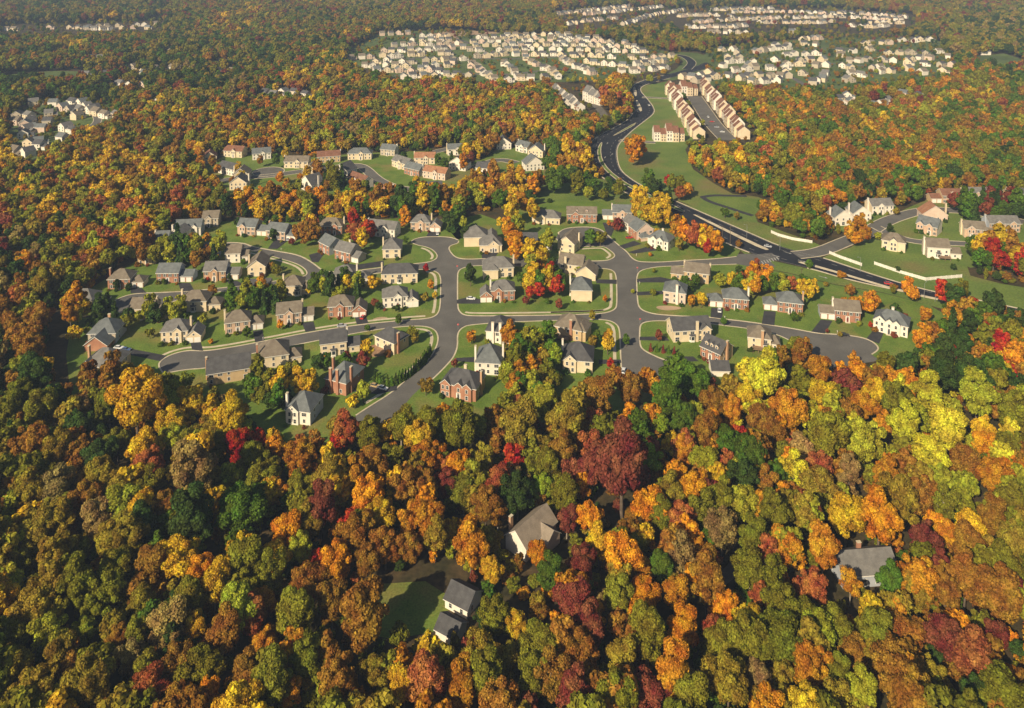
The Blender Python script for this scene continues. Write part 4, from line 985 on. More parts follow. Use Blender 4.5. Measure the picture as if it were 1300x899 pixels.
def crown_shape(seed, R_, zc, hz, nl, lobe, n, leaf, cone=False, low=0.0, tex=1.0):
    """leaf clumps over a set of lobes; returns quad corners (n,4,3) and the lobe centres"""
    g = np.random.default_rng(seed)
    nl = int(nl * 1.45); lobe *= .84
    if cone:
        t = g.random(n) ** .6
        a = g.random(n) * 2 * np.pi
        lev = (np.floor(t * 9) + .5 * g.random(n)) / 9
        rr = R_ * np.clip(lev, 0, 1) * (.55 + .5 * g.random(n)) * (1 + .22 * np.sin(a * 5 + seed))
        p = np.stack([rr * np.cos(a), rr * np.sin(a), zc + hz - 2 * hz * t], 1)
        nr = np.stack([np.cos(a), np.sin(a), .5 + 0 * a], 1)
        L_ = np.array([[0, 0, zc]])
    else:
        i = np.arange(nl)
        ph = i * 2.39996 + g.random(nl) * .7
        u = 1 - 2 * (i + .5) / nl + g.normal(0, .1, nl)
        u = np.clip(u, -.85, .97)
        s = np.sqrt(1 - u * u)
        k = .5 + .46 * g.random(nl)
        L_ = np.stack([s * np.cos(ph) * R_ * k, s * np.sin(ph) * R_ * k, zc + u * hz * k], 1)
        lr = lobe * (.55 + .85 * g.random(nl) ** 1.3) * R_
        L_ = np.vstack([L_, [[0, 0, zc]]]); lr = np.append(lr, R_ * .55)
        m = int(n * 2.2)
        w_ = lr ** 2; w_ /= w_.sum()
        c = g.choice(nl + 1, m, p=w_)
        d = g.normal(size=(m, 3)); d /= np.linalg.norm(d, axis=1)[:, None]
        p = L_[c] + d * (lr[c] * (.58 + .56 * g.random(m) ** .75))[:, None]
        keep = np.ones(m, bool)
        for q in range(nl + 1):
            dd = np.linalg.norm(p - L_[q], axis=1)
            keep &= ~((dd < lr[q] * .62) & (c != q))
        keep &= p[:, 2] > low
        keep &= ~((d[:, 2] < -.5) & (g.random(m) < .6))
        p, d = p[keep][:n], d[keep][:n]
        nr = d + .35 * (p - np.array([0, 0, zc])) / max(R_, hz)
    n = len(p)
    nr = nr + g.normal(0, .55, (n, 3)); nr /= np.linalg.norm(nr, axis=1)[:, None]
    t1 = np.cross(nr, g.normal(size=(n, 3))); t1 /= np.linalg.norm(t1, axis=1)[:, None]
    t2 = np.cross(nr, t1)
    sz = leaf * (.6 + .8 * g.random(n))[:, None]
    q = []
    for a, b_ in ((-1, -1), (1, -1), (1, 1), (-1, 1)):
        j1 = (.35 + .3 * g.random(n))[:, None]; j2 = (.35 + .3 * g.random(n))[:, None]
        q.append(p + t1 * sz * a * j1 + t2 * sz * b_ * j2 + nr * sz * g.normal(0, .12, n)[:, None])
    return np.stack(q, 1), L_


def quads_mesh(name, q, mat):
    me = bpy.data.meshes.new(name)
    n = len(q)
    me.vertices.add(n * 4); me.vertices.foreach_set('co', q.reshape(-1).astype(np.float32))
    me.loops.add(n * 4); me.loops.foreach_set('vertex_index', np.arange(n * 4, dtype=np.int32))
    me.polygons.add(n); me.polygons.foreach_set('loop_start', np.arange(0, n * 4, 4, dtype=np.int32))
    me.polygons.foreach_set('loop_total', np.full(n, 4, dtype=np.int32))
    me.materials.append(mat)
    me.update(calc_edges=True); me.validate()
    return me


def trunk_mesh(name, L_, zc, r, mat, top, seed, limbs=8):
    g = random.Random(seed)
    b = MB()
    bx, by = g.uniform(-.5, .5), g.uniform(-.5, .5)
    mid = (bx * .5, by * .5, top * .5)
    b.tube((0, 0, -.4), mid, r * 1.25, r * .85, mat, 7)
    b.tube(mid, (bx, by, top), r * .85, r * .35, mat, 6)
    for i in range(min(limbs, len(L_) - 1)):
        c = L_[i]
        s = top * g.uniform(.42, .85)
        k = s / top
        a = (bx * k, by * k, s)
        m_ = (c[0] * .55 + a[0] * .3, c[1] * .55 + a[1] * .3, s + (c[2] - s) * .45)
        b.tube(a, m_, r * .4, r * .26, mat, 5); b.tube(m_, tuple(c), r * .26, r * .1, mat, 5)
    return b.mesh(name, True)


# one set of shapes: (crown radius, crown centre, half height, lobes, lobe size, leaves, leaf size, cone)
SHAPES = [('round', 6.2, 12.2, 6.6, 16, .36, 0), ('round', 6.8, 11.8, 6.2, 19, .33, 0), ('spreading', 7.8, 12.6, 5.2, 20, .30, 0), ('tall', 5.0, 12.6, 7.6, 18, .38, 0), ('tall', 5.4, 12.0, 7.2, 15, .40, 0),
          ('spreading', 7.2, 12.8, 5.6, 17, .34, 0), ('thin', 5.8, 12.5, 6.8, 13, .30, 0), ('pointed', 4.2, 10.5, 9.0, 20, .42, 0)]
NEAR, MASS = [], []
for i, (nm, R_, zc, hz, nl, lb, cone) in enumerate(SHAPES):
    thin = nm == 'thin'
    q, L_ = crown_shape(100 + i, R_, zc, hz, nl, lb, 5200 if thin else 12500, .40, low=3.5)
    NEAR.append(dict(kind=nm, R=R_, zc=zc, hz=hz, crown=quads_mesh('crown', q, M['leaf']), trunk=trunk_mesh('trunk', L_, zc, .36, M['palebark'] if thin or i in (2, 4) else M['bark'], zc + 1.5, i, 10)))
    mq, _ = crown_shape(100 + i, R_, zc, hz, nl, lb, 1300 if thin else 2600, .85, low=3.5)
    MASS.append(quads_mesh('tree_mass_%02d' % i, mq, M['leaf_mass']))
conq, conl = crown_shape(300, 3.3, 8.4, 8.0, 1, .3, 1700, .8, cone=True)
CONIF = dict(kind='cone', R=3.3, zc=8.4, hz=8, crown=quads_mesh('crown', conq, M['leaf']), trunk=trunk_mesh('trunk', conl, 8, .25, M['bark'], 14, 3, 0))
mq, _ = crown_shape(300, 3.3, 8.4, 8.0, 1, .3, 500, 1.4, cone=True)
MASS.append(quads_mesh('tree_mass_08', mq, M['leaf_mass']))
# small yard trees, bushes
YARD = []
for i, (R_, zc, hz, nl, lb) in enumerate([(2.1, 3.6, 2.3, 11, .42), (1.6, 3.4, 2.6, 10, .45), (2.5, 3.7, 2.2, 12, .4)]):
    q, L_ = crown_shape(500 + i, R_, zc, hz, nl, lb, 700, .55, low=.8)
    YARD.append(dict(kind='yard', R=R_, zc=zc, hz=hz, crown=quads_mesh('crown', q, M['leaf']), trunk=trunk_mesh('trunk', L_, zc, .12, M['bark'], zc, 40 + i, 6)))
q, L_ = crown_shape(600, 1.0, .75, .85, 7, .5, 260, .38, low=0)
SHRUB = quads_mesh('shrub', q, M['leaf'])
q, L_ = crown_shape(601, 1.15, 2.6, 2.6, 1, .3, 420, .5, cone=True)
SPIRE = quads_mesh('conical_shrub', q, M['leaf'])


# ---- where trees may stand (pixel test of the base point)
def inside(px, py, poly):
    r = np.zeros(px.shape, bool)
    n = len(poly); j = n - 1
    for i in range(n):
        xi, yi = poly[i]; xj, yj = poly[j]
        if yi != yj:
            r ^= ((yi > py) != (yj > py)) & (px < (xj - xi) * (py - yi) / (yj - yi) + xi)
        j = i
    return r


MAIN = [(72, 500), (58, 445), (62, 398), (108, 372), (150, 340), (190, 322), (214, 306), (232, 294), (262, 280), (300, 278), (345, 284), (400, 284), (440, 284), (470, 282), (520, 279), (580, 276), (612, 268), (655, 268), (690, 258), (770, 256), (800, 264), (850, 277), (880, 287), (935, 316), (980, 331), (1060, 361), (1120, 372), (1190, 391), (1206, 405), (1190, 440), (1150, 460), (1120, 463), (1030, 478), (960, 496), (905, 508), (860, 512), (800, 520), (775, 535), (700, 536), (650, 530), (600, 538), (545, 540), (495, 548), (440, 560), (405, 572), (350, 560), (300, 532), (250, 512), (215, 496), (160, 515)]
PARK = PL + PR[::-1]
NORTHC = [(256, 212), (290, 196), (350, 196), (400, 200), (440, 196), (505, 192), (560, 192), (600, 208), (640, 190), (694, 192), (694, 224), (655, 226), (628, 226), (600, 222), (575, 252), (530, 254), (495, 246), (470, 256), (440, 244), (400, 248), (370, 250), (330, 240), (314, 246), (288, 246), (262, 220)]
EASTC = FIELDS[3][1]
OUT = [MAIN, PARK, EASTC, NORTHC, [(1056, 290), (1056, 272), (1136, 262), (1150, 280), (1100, 296)]] + CLEAR + [f[1] for f in FIELDS if f[0] != 'far_grass'] + [FIELDS[12][1], FIELDS[13][1], FIELDS[14][1]]
ESTATES = [FIELDS[15][1], FIELDS[16][1], FIELDS[17][1], [(700, 15), (800, 9), (870, 12), (882, 26), (790, 33), (720, 36)], [(850, 13), (940, 9), (1060, 11), (1160, 19), (1168, 33), (1100, 38), (1000, 39), (930, 45), (858, 36)], [(0, 32), (120, 30), (208, 26), (214, 38), (100, 42), (0, 44)], [(700, 112), (742, 106), (775, 118), (775, 135), (748, 148), (715, 132)], [(840, 104), (905, 104), (930, 140), (965, 172), (960, 186), (900, 186), (850, 190), (822, 188), (828, 168), (862, 165), (868, 130)]]
FARF = [f[1] for f in FIELDS if f[0] == 'far_grass' and ('field' in f[2] or 'verge' in f[2])]
LOWF = None
HB = np.array([[h['mid'].x, h['mid'].y, max(h['W'], h['D']) * .62] for h in HOUSES])

# colour regions: centre x, y, radius x, radius y, weights
REG = [
    (60, 700, 170, 150, {'olive': 3, 'bronze': 3, 'rust brown': 3, 'yellow-green': 1.5, 'dark green': 1.5, 'golden yellow': .8, 'tan brown': 1}),
    (60, 520, 120, 90, {'rust brown': 3, 'olive': 2, 'dark green': 3, 'bronze': 1.5, 'russet orange': 1, 'tan brown': 1}),
    (250, 560, 130, 80, {'golden yellow': 2.4, 'tan brown': 1.5, 'olive': 2, 'bronze': 2, 'yellow-green': 1, 'brick red': .7}),
    (270, 680, 120, 80, {'mid green': 2.4, 'dark green': 2, 'golden yellow': 1.2, 'olive': 2, 'rust brown': 1.5, 'yellow-green': 1.4}),
    (480, 620, 120, 110, {'olive': 2, 'rust brown': 2.2, 'russet orange': 1.5, 'golden yellow': 1.5, 'burgundy': 1, 'bronze': 2, 'mid green': .8}),
    (480, 820, 200, 80, {'rust brown': 2, 'olive': 2, 'golden yellow': 1.4, 'bronze': 2, 'dark green': .8, 'russet orange': 1.2}),
    (720, 600, 120, 110, {'bronze': 3, 'olive': 2.2, 'burgundy': 1.4, 'rust brown': 2, 'mid green': 1, 'tan brown': 1, 'brick red': .6}),
    (760, 770, 150, 100, {'olive': 2.6, 'bronze': 2, 'russet orange': 1.4, 'bright orange': 1, 'burgundy': 1.2, 'mid green': .8, 'rust brown': 1}),
    (870, 510, 60, 50, {'mid green': 3, 'olive': 1.5, 'rust brown': 1, 'bright orange': 1, 'lime green': .6}),
    (1010, 520, 90, 60, {'lemon yellow': 1.5, 'russet orange': 2, 'olive': 1.8, 'burgundy': 1, 'yellow-green': 1.4, 'bronze': 1.2, 'brick red': .7}),
    (1180, 530, 120, 80, {'lemon yellow': 2, 'yellow-green': 2, 'olive': 2, 'mid green': 1.5, 'russet orange': 1, 'rust brown': 1, 'golden yellow': 1}),
    (1090, 650, 140, 90, {'golden yellow': 1.2, 'bright orange': 1.4, 'olive': 2, 'bronze': 2, 'yellow-green': 1.2, 'rust brown': 1.6, 'mid green': 1}),
    (1240, 760, 140, 120, {'rust brown': 2.4, 'olive': 2.2, 'bronze': 2, 'dark green': 1.4, 'russet orange': 1.2, 'burgundy': .8}),
    (960, 770, 150, 110, {'olive': 3, 'bronze': 2, 'tan brown': 1.4, 'bright orange': .9, 'brick red': .8, 'golden yellow': .9, 'mid green': .8}),
    (1240, 420, 90, 60, {'dark green': 3, 'olive': 2, 'rust brown': 1.5, 'russet orange': 1, 'crimson': .5, 'mid green': 1}),
    (130, 280, 170, 70, {'golden yellow': 1.6, 'rust brown': 2, 'olive': 1.5, 'bronze': 1.6, 'brick red': .7, 'russet orange': 1.4, 'yellow-green': 1, 'dark green': 1}),
    (40, 360, 90, 70, {'dark green': 2.6, 'olive': 2, 'rust brown': 2, 'golden yellow': .8, 'burgundy': .8}),
    (220, 190, 200, 60, {'rust brown': 2.2, 'russet orange': 1.8, 'golden yellow': 1.2, 'olive': 1.5, 'bronze': 1.8, 'yellow-green': 1.1, 'dark green': 1.3}),
    (460, 270, 180, 25, {'golden yellow': 2, 'russet orange': 2, 'rust brown': 1.6, 'mid green': 1, 'dark green': 1.2, 'yellow-green': 1}),
    (560, 150, 190, 40, {'russet orange': 1.3, 'rust brown': 1.9, 'golden yellow': 1.0, 'olive': 2, 'bronze': 1, 'mid green': 1.5, 'dark green': 1.2, 'brick red': .8, 'yellow-green': 1.2}),
    (690, 220, 50, 40, {'rust brown': 2, 'russet orange': 2, 'mid green': 1.6, 'dark green': 1.4, 'golden yellow': 1}),
    (900, 195, 90, 35, {'golden yellow': 2.4, 'russet orange': 1.5, 'yellow-green': 1.2, 'bright orange': .9, 'rust brown': 1, 'olive': 1}),
    (1100, 210, 200, 60, {'olive': 2.4, 'mid green': 2.2, 'rust brown': 1.8, 'russet orange': 1.6, 'golden yellow': .7, 'dark green': 1.6, 'brick red': .5, 'bronze': 1.2}),
    (1130, 140, 220, 30, {'dark green': 1.2, 'yellow-green': .6, 'olive': 2.4, 'rust brown': 1.8, 'bronze': 1, 'mid green': 2, 'dark green': 1.6, 'russet orange': 1.1, 'burgundy': .5}),
    (160, 80, 260, 60, {'dark green': 3, 'olive': 2.8, 'rust brown': 1.6, 'mid green': 1.8, 'burgundy': .5, 'bronze': 1.6, 'tan brown': .5, 'yellow-green': .5}),
    (650, 10, 900, 32, {'rust brown': 1.8, 'olive': 2.6, 'dark green': 2.2, 'bronze': 1.8, 'burgundy': .6, 'tan brown': .6}),
]
RW = np.zeros((len(REG), len(PN)))
for i, r in enumerate(REG):
    for k, v in r[4].items(): RW[i, PN.index(k)] = v
    for k, f in (('golden yellow', 1.45), ('yellow-green', 1.3), ('lemon yellow', 1.2), ('bright orange', 1.35), ('mid green', 1.15), ('burgundy', .75), ('russet orange', .85), ('rust brown', .85), ('dark green', .9)): RW[i, PN.index(k)] *= f
    if r[1] > 480 and r[0] > 350: RW[i, PN.index('bright orange')] += .9; RW[i, PN.index('rust brown')] += 1.0; RW[i, PN.index('russet orange')] += .9; RW[i, PN.index('brick red')] += .5; RW[i, PN.index('golden yellow')] += .5
    RW[i, 0] += .35 * (r[1] > 125); RW[i, 2] += .35 * (r[1] > 125); RW[i, 3] += .1 * (r[1] > 125)
    RW[i] /= RW[i].sum()


def pick_colours(px, py, g):
    px, py = np.asarray(px, float), np.asarray(py, float)
    w_ = np.stack([np.exp(-((px - r[0]) / r[2]) ** 2 - ((py - r[1]) / r[3]) ** 2) + 1e-9 for r in REG], 1)
    w_ = w_ ** 1.3
    W_ = w_ @ RW; W_ /= W_.sum(1)[:, None]
    # trees of a kind stand together: a smooth field nudges the choice
    x, y = px / 26.0, py / 17.0
    f = .5 + .5 * np.sin(x * 1.1 + 1.7 * np.sin(y * .7)) * np.cos(y * 1.3 + np.sin(x * .6))
    f2 = .5 + .5 * np.sin(x * .43 - 1.1 * np.cos(y * .5)) * np.cos(y * .61 + 1.3 * np.sin(x * .37))
    u = np.clip(.58 * g.random(len(px)) + .21 * f + .21 * f2, 0, .9999)
    u = np.clip((u - .5) * 1.35 + .5, 0, .9999)
    c = np.cumsum(W_, 1)
    return (u[:, None] > c).sum(1).clip(0, len(PN) - 1)


TREES = []     # dicts: x, y, shape index, scale (sx, sz), colour name


def add_tree(x, y, sh, s, sz, col, keep=False):
    TREES.append(dict(x=x, y=y, sh=sh, s=s, sz=sz, col=col, keep=keep, rz=random.uniform(0, 6.28)))


def key_tree(cx, cy, wpx, col, sh=None, asp=1.0):
    """a tree whose crown centre shows at cx, cy with a crown wpx wide"""
    sh = random.choice([0, 1, 0, 1, 3, 4, 5]) if sh is None else sh
    S = SHAPES[sh] if sh < 8 else ('cone', 3.3, 8.4, 8.0)
    by = cy + 20
    for _ in range(12):
        m = scale_at(by)
        s = wpx / m / (2 * S[1] * 1.05)
        by += (cy - project(0, ground(cx, by).y, S[2] * s * asp)[1]) * .8
    p = ground(cx, by)
    add_tree(p.x, p.y, sh, s, s * asp, col, True)


KEY = """176 502 74 golden|222 534 46 golden|180 571 40 golden|304 563 34 crimson|328 557 26 crimson|351 567 30 orange|384 580 50 russet|417 580 26 golden|189 588 48 brick|246 600 58 tan|295 530 44 golden|310 545 30 ygreen|160 641 46 ygreen|184 645 42 golden|246 657 60 dgreen|304 645 68 green|255 723 42 orange|304 756 54 olive|351 707 42 golden|382 641 46 olive|382 695 38 ygreen|407 706 26 crimson|428 711 48 orange|111 633 48 rust|74 616 52 tan|378 777 54 olive|246 793 36 golden|135 752 58 olive|148 719 50 olive|53 514 46 olive|92 560 40 rust|533 553 42 golden|653 579 30 crimson|567 613 38 burgundy|574 590 34 brick|789 586 70 burgundy|755 592 40 burgundy|791 548 28 orange|853 562 32 golden|855 600 34 orange|729 565 36 brick|447 658 36 crimson|485 651 46 golden|437 706 30 golden|521 692 40 rust|598 692 46 russet|624 723 34 golden|571 668 28 golden|684 703 34 orange|698 727 36 green|739 713 44 burgundy|748 655 38 orange|760 690 34 golden|818 754 44 orange|812 780 40 orange|657 792 38 golden|629 782 50 olive|657 624 52 dgreen|686 617 34 lime|585 538 58 olive|475 586 46 rust|464 775 66 rust|657 538 54 bronze|720 535 50 bronze|630 530 36 rust|971 477 48 lemon|905 508 38 rust|1000 518 50 russet|936 551 26 crimson|903 543 28 orange|944 608 50 dgreen|1176 502 42 lemon|1147 538 40 lemon|1201 543 48 lemon|1246 543 38 golden|1238 502 46 ygreen|1114 658 50 orange|1073 653 56 golden|1139 633 64 bronze|1049 551 62 olive|1172 682 48 burgundy|1184 662 30 orange|1262 604 46 russet|1094 555 60 ygreen|1229 588 50 rust|921 768 36 orange|946 789 40 golden|1028 744 48 brick|991 768 54 olive|1266 752 66 rust|1073 486 38 burgundy|1040 470 34 russet|1110 482 36 rust|880 485 46 green|862 470 44 green|846 500 44 green|1232 478 54 dgreen|1195 474 42 dgreen|1128 478 32 russet|1150 462 34 dgreen|760 500 44 rust|800 492 40 rust|825 482 36 russet|780 478 30 rust|735 510 34 bronze|692 508 36 ygreen|676 486 24 ygreen|703 480 22 olive|664 460 26 bronze|662 486 20 russet|545 537 38 olive|510 540 38 olive|570 540 38 ygreen|605 541 36 ygreen|440 545 34 brick|430 560 30 crimson|468 548 40 olive|930 490 36 bronze|950 470 34 lemon|1015 488 32 olive|985 474 28 lemon|1285 520 50 olive|40 560 50 rust|100 540 44 dgreen|130 575 50 dgreen|45 476 44 dgreen|40 440 44 rust|25 500 40 olive|150 560 36 olive"""
SHORT = {'golden': 'golden yellow', 'lemon': 'lemon yellow', 'ygreen': 'yellow-green', 'orange': 'bright orange', 'russet': 'russet orange', 'rust': 'rust brown', 'brick': 'brick red', 'green': 'mid green', 'dgreen': 'dark green', 'tan': 'tan brown', 'lime': 'lime green'}
for t in '808 263 15 golden|821 268 16 golden|833 274 15 golden|846 273 14 golden|858 288 16 russet|868 293 16 orange|880 297 17 brick|891 303 14 golden|902 302 15 russet|910 308 16 orange|898 314 11 crimson|815 272 12 ygreen|652 262 15 golden|664 258 14 russet|676 266 15 golden'.split('|'):
    x, y, w_, c = t.split(); key_tree(float(x), float(y), float(w_), SHORT.get(c, c), 3, 1.25)
for t in KEY.split('|'):
    x, y, w_, c = t.split()
    key_tree(float(x), float(y), float(w_) * .9, SHORT.get(c, c))
# groves among and beside the houses: polygon of base points, spacing px, crown width px range, palette
GROVES = [
    ([(655, 300), (690, 312), (706, 318), (700, 326), (690, 350), (672, 345), (650, 330), (640, 300), (648, 282)], 14, (14, 19), 'golden golden ygreen golden orange'),
    ([(672, 348), (712, 352), (716, 385), (690, 392), (668, 380)], 14, (14, 19), 'green golden ygreen dgreen crimson russet'),
    ([(640, 440), (705, 448), (712, 500), (690, 530), (640, 525), (640, 490)], 17, (17, 23), 'bronze ygreen olive green russet lime'),
    ([(652, 438), (698, 440), (704, 456), (700, 480), (650, 478), (648, 456)], 14, (13, 17), 'russet olive ygreen green bronze golden'),
    ([(806, 262), (850, 280), (862, 292), (830, 284), (800, 272)], 12, (14, 18), 'golden golden golden russet'),
    ([(850, 298), (885, 310), (916, 322), (905, 328), (862, 312)], 12, (14, 18), 'orange brick golden russet crimson'),
    ([(905, 364), (960, 361), (1000, 366), (1035, 377), (1035, 387), (985, 383), (930, 379)], 13, (13, 17), 'russet brick ygreen orange green golden'),
    ([(1048, 385), (1085, 393), (1130, 401), (1180, 411), (1180, 420), (1110, 405), (1060, 394)], 13, (11, 15), 'russet brick green orange olive'),
    ([(1192, 426), (1212, 416), (1245, 424), (1210, 452), (1170, 462), (1160, 456)], 17, (19, 25), 'russet dgreen green orange rust'),
    ([(992, 458), (1022, 461), (1045, 472), (990, 478), (965, 482)], 16, (16, 22), 'dgreen green rust olive'),
    ([(180, 330), (250, 316), (282, 322), (282, 346), (250, 345), (200, 344), (160, 350)], 15, (16, 22), 'dgreen green ygreen rust olive'),
    ([(210, 400), (232, 398), (232, 415), (190, 424), (160, 415)], 15, (14, 20), 'dgreen ygreen green'),
    ([(278, 385), (296, 384), (350, 386), (362, 392), (340, 402), (300, 404), (282, 400)], 14, (14, 20), 'russet ygreen green dgreen golden'),
    ([(395, 368), (424, 366), (470, 368), (478, 376), (450, 384), (410, 388), (396, 382)], 14, (13, 18), 'dgreen green dgreen ygreen golden'),
    ([(318, 507), (350, 502), (396, 505), (402, 520), (392, 534), (350, 530), (322, 518)], 17, (20, 26), 'dgreen dgreen olive golden green'),
    ([(100, 500), (150, 492), (150, 510), (108, 520)], 19, (24, 30), 'olive rust'),
    ([(84, 400), (108, 400), (112, 425), (98, 440), (84, 440)], 17, (19, 25), 'russet golden rust lemon'),
    ([(125, 405), (160, 408), (160, 428), (130, 425)], 16, (18, 22), 'rust dgreen olive'),
    ([(395, 468), (440, 466), (470, 464), (478, 472), (440, 480), (408, 484)], 15, (11, 16), 'dgreen golden burgundy green'),
    ([(440, 300), (465, 302), (485, 312), (470, 322), (440, 318)], 13, (14, 18), 'crimson golden brick ygreen'),
    ([(376, 306), (400, 302), (404, 316), (388, 320)], 12, (15, 20), 'golden golden rust'),
    ([(565, 296), (590, 292), (588, 280), (566, 280)], 12, (15, 20), 'dgreen green orange'),
    ([(505, 296), (520, 296), (520, 284), (500, 284)], 12, (13, 16), 'orange green'),
    ([(580, 238), (640, 238), (690, 236), (690, 256), (650, 262), (600, 260), (575, 258)], 12, (12, 17), 'golden orange russet rust golden'),
    ([(440, 250), (478, 256), (530, 256), (575, 256), (575, 272), (520, 276), (440, 276)], 12, (14, 19), 'golden orange dgreen rust green'),
    ([(318, 252), (380, 258), (440, 258), (440, 278), (300, 274)], 12, (12, 17), 'russet golden rust olive orange'),
    ([(400, 225), (425, 228), (440, 240), (420, 246), (402, 242)], 11, (12, 16), 'dgreen rust olive'),
    ([(540, 214), (570, 220), (566, 232), (556, 222)], 11, (11, 14), 'russet green dgreen'),
    ([(592, 204), (604, 206), (604, 218), (592, 218)], 11, (11, 14), 'russet burgundy golden'),
    ([(690, 240), (750, 240), (796, 256), (790, 262), (740, 252), (700, 254)], 15, (13, 18), 'dgreen green olive'),
    ([(818, 240), (842, 250), (862, 262), (850, 268), (826, 254)], 12, (12, 16), 'dgreen green'),
    ([(798, 200), (812, 200), (818, 212), (804, 216)], 10, (14, 18), 'russet orange'),
    ([(842, 236), (875, 246), (872, 254), (845, 248)], 11, (11, 14), 'russet crimson olive'),
    ([(1090, 300), (1110, 304), (1106, 312), (1082, 318), (1076, 314)], 12, (13, 17), 'russet green orange'),
    ([(1208, 264), (1300, 262), (1300, 284), (1260, 284), (1212, 280)], 13, (14, 20), 'dgreen dgreen green burgundy'),
    ([(1225, 330), (1300, 322), (1300, 352), (1250, 350)], 15, (20, 28), 'green golden rust crimson'),
    ([(1150, 378), (1165, 384), (1158, 392)], 12, (14, 18), 'orange'),
    ([(865, 360), (885, 366), (884, 380), (872, 376)], 12, (10, 13), 'green'),
    ([(760, 128), (775, 126), (798, 140), (780, 152), (764, 140)], 10, (11, 15), 'rust russet brick'),
    ([(655, 214), (672, 212), (664, 220)], 10, (10, 12), 'green'),
]
# houses in the near wood keep an open view towards the valley side: no tree stands right before them
VIEWS = [(404, 422, 462, 454), (468, 414, 525, 452), (112, 414, 148, 446), (634, 640, 722, 714), (600, 712, 690, 772), (560, 738, 620, 790), (550, 780, 582, 815), (455, 748, 545, 790), (362, 500, 404, 540), (560, 472, 628, 508), (602, 440, 640, 476), (410, 468, 474, 500), (714, 440, 754, 474), (885, 420, 945, 462), (950, 410, 992, 446), (1050, 418, 1115, 446), (1108, 396, 1172, 428), (262, 462, 318, 488), (328, 440, 386, 468), (100, 452, 146, 480), (104, 412, 148, 444), (200, 440, 262, 470), (800, 440, 862, 484)]


def blocks_view(cx, cy, r, by):
    return any(x0 - r * .45 < cx < x1 + r * .45 and y0 - r * .75 < cy < y1 + r * .75 and by > y1 - 24 for x0, y0, x1, y1 in VIEWS)


def before(px, py, poly, n):
    return inside(px, py - n, poly) & ~inside(px, py, poly)


GROVES += [([(300, 205), (345, 204), (420, 206), (436, 208), (432, 214), (400, 216), (318, 216)], 21, (8, 11), 'golden russet ygreen green rust'), ([(262, 214), (296, 206), (300, 222), (320, 230), (316, 244), (292, 236)], 19, (8, 11), 'orange golden rust olive'),
           ([(475, 204), (560, 198), (600, 206), (600, 222), (570, 224), (500, 208)], 22, (8, 11), 'golden green russet dgreen'), ([(345, 228), (380, 230), (425, 236), (470, 244), (430, 250), (350, 250)], 17, (8, 12), 'russet golden rust orange ygreen'), ([(604, 226), (660, 224), (694, 228), (690, 240), (610, 240)], 14, (9, 13), 'orange russet golden rust green')]
gr = np.random.default_rng(5)
for poly, sp, (w0, w1), pal in GROVES:
    pal = pal.split()
    xs_, ys_ = [p[0] for p in poly], [p[1] for p in poly]
    row = 0
    y = min(ys_) + 1
    while y < max(ys_):
        x = min(xs_) + (row % 2) * sp * .5
        while x < max(xs_):
            qx, qy = x + gr.uniform(-.35, .35) * sp, y + gr.uniform(-.3, .3) * sp * .45
            if inside(np.array([qx]), np.array([qy]), poly)[0]:
                p = ground(qx, qy)
                if not blocks_view(qx, qy - .55 * w1, w1 * .15, qy) and not np.any((HB[:, 0] - p.x) ** 2 + (HB[:, 1] - p.y) ** 2 < (HB[:, 2] * .85) ** 2):
                    c = pal[gr.integers(len(pal))]
                    sh = int(gr.choice([0, 1, 3, 4, 7, 3]))
                    if c == 'dgreen' and gr.random() < .55: sh = 8
                    r0 = SHAPES[sh][1] if sh < 8 else 4.2
                    s = gr.uniform(w0, w1) / scale_at(qy) / (2.1 * r0)
                    add_tree(p.x, p.y, sh, s, s * gr.uniform(.85, 1.1), SHORT.get(c, c), False)
            x += sp
        y += sp * .48
        row += 1
# the wood: jittered grid in metres
def forest(y0, y1, sp, g, far):
    out = []
    for y in np.arange(y0, y1, sp * .87):
        hw = .70 * y + 45
        x = np.arange(-hw, hw, sp) + (sp / 2 if int(y / sp) % 2 else 0)
        out.append(np.stack([x, np.full_like(x, y)], 1))
    p = np.concatenate(out)
    p += g.uniform(-.42, .42, p.shape) * sp
    return p


def place(p, g, r0, dens_est):
    px, py = projn(p[:, 0], p[:, 1], 0.0)
    keep = np.ones(len(p), bool)
    for o in OUT: keep &= ~inside(px, py, o)
    for e_, e in enumerate(ESTATES): keep &= ~((inside(px, py, e) | inside(px, py - 9, e)) & (g.random(len(p)) > ((.3, .5, .3, .25, .25, .3, .15, .15)[e_])))
    for h in HB: keep &= (p[:, 0] - h[0]) ** 2 + (p[:, 1] - h[1]) ** 2 > (h[2] + 1.5) ** 2
    for f_ in FARF: keep &= ~(inside(px, py, f_) | inside(px, py - 7, f_))
    for y_, x_ in FXY:
        dy_ = p[:, 1] - y_
        keep &= ~((np.abs(p[:, 0] - x_) < 7.5) & (dy_ < 8) & (dy_ > -24))
    global LOWF
    LOWF = np.ones(len(p))
    for y_, x_ in FXY:
        dy_ = p[:, 1] - y_
        LOWF[(np.abs(p[:, 0] - x_) < 8) & (dy_ <= -24) & (dy_ > -75)] = .62
    LOWF = LOWF[keep]
    return p[keep], px[keep], py[keep]


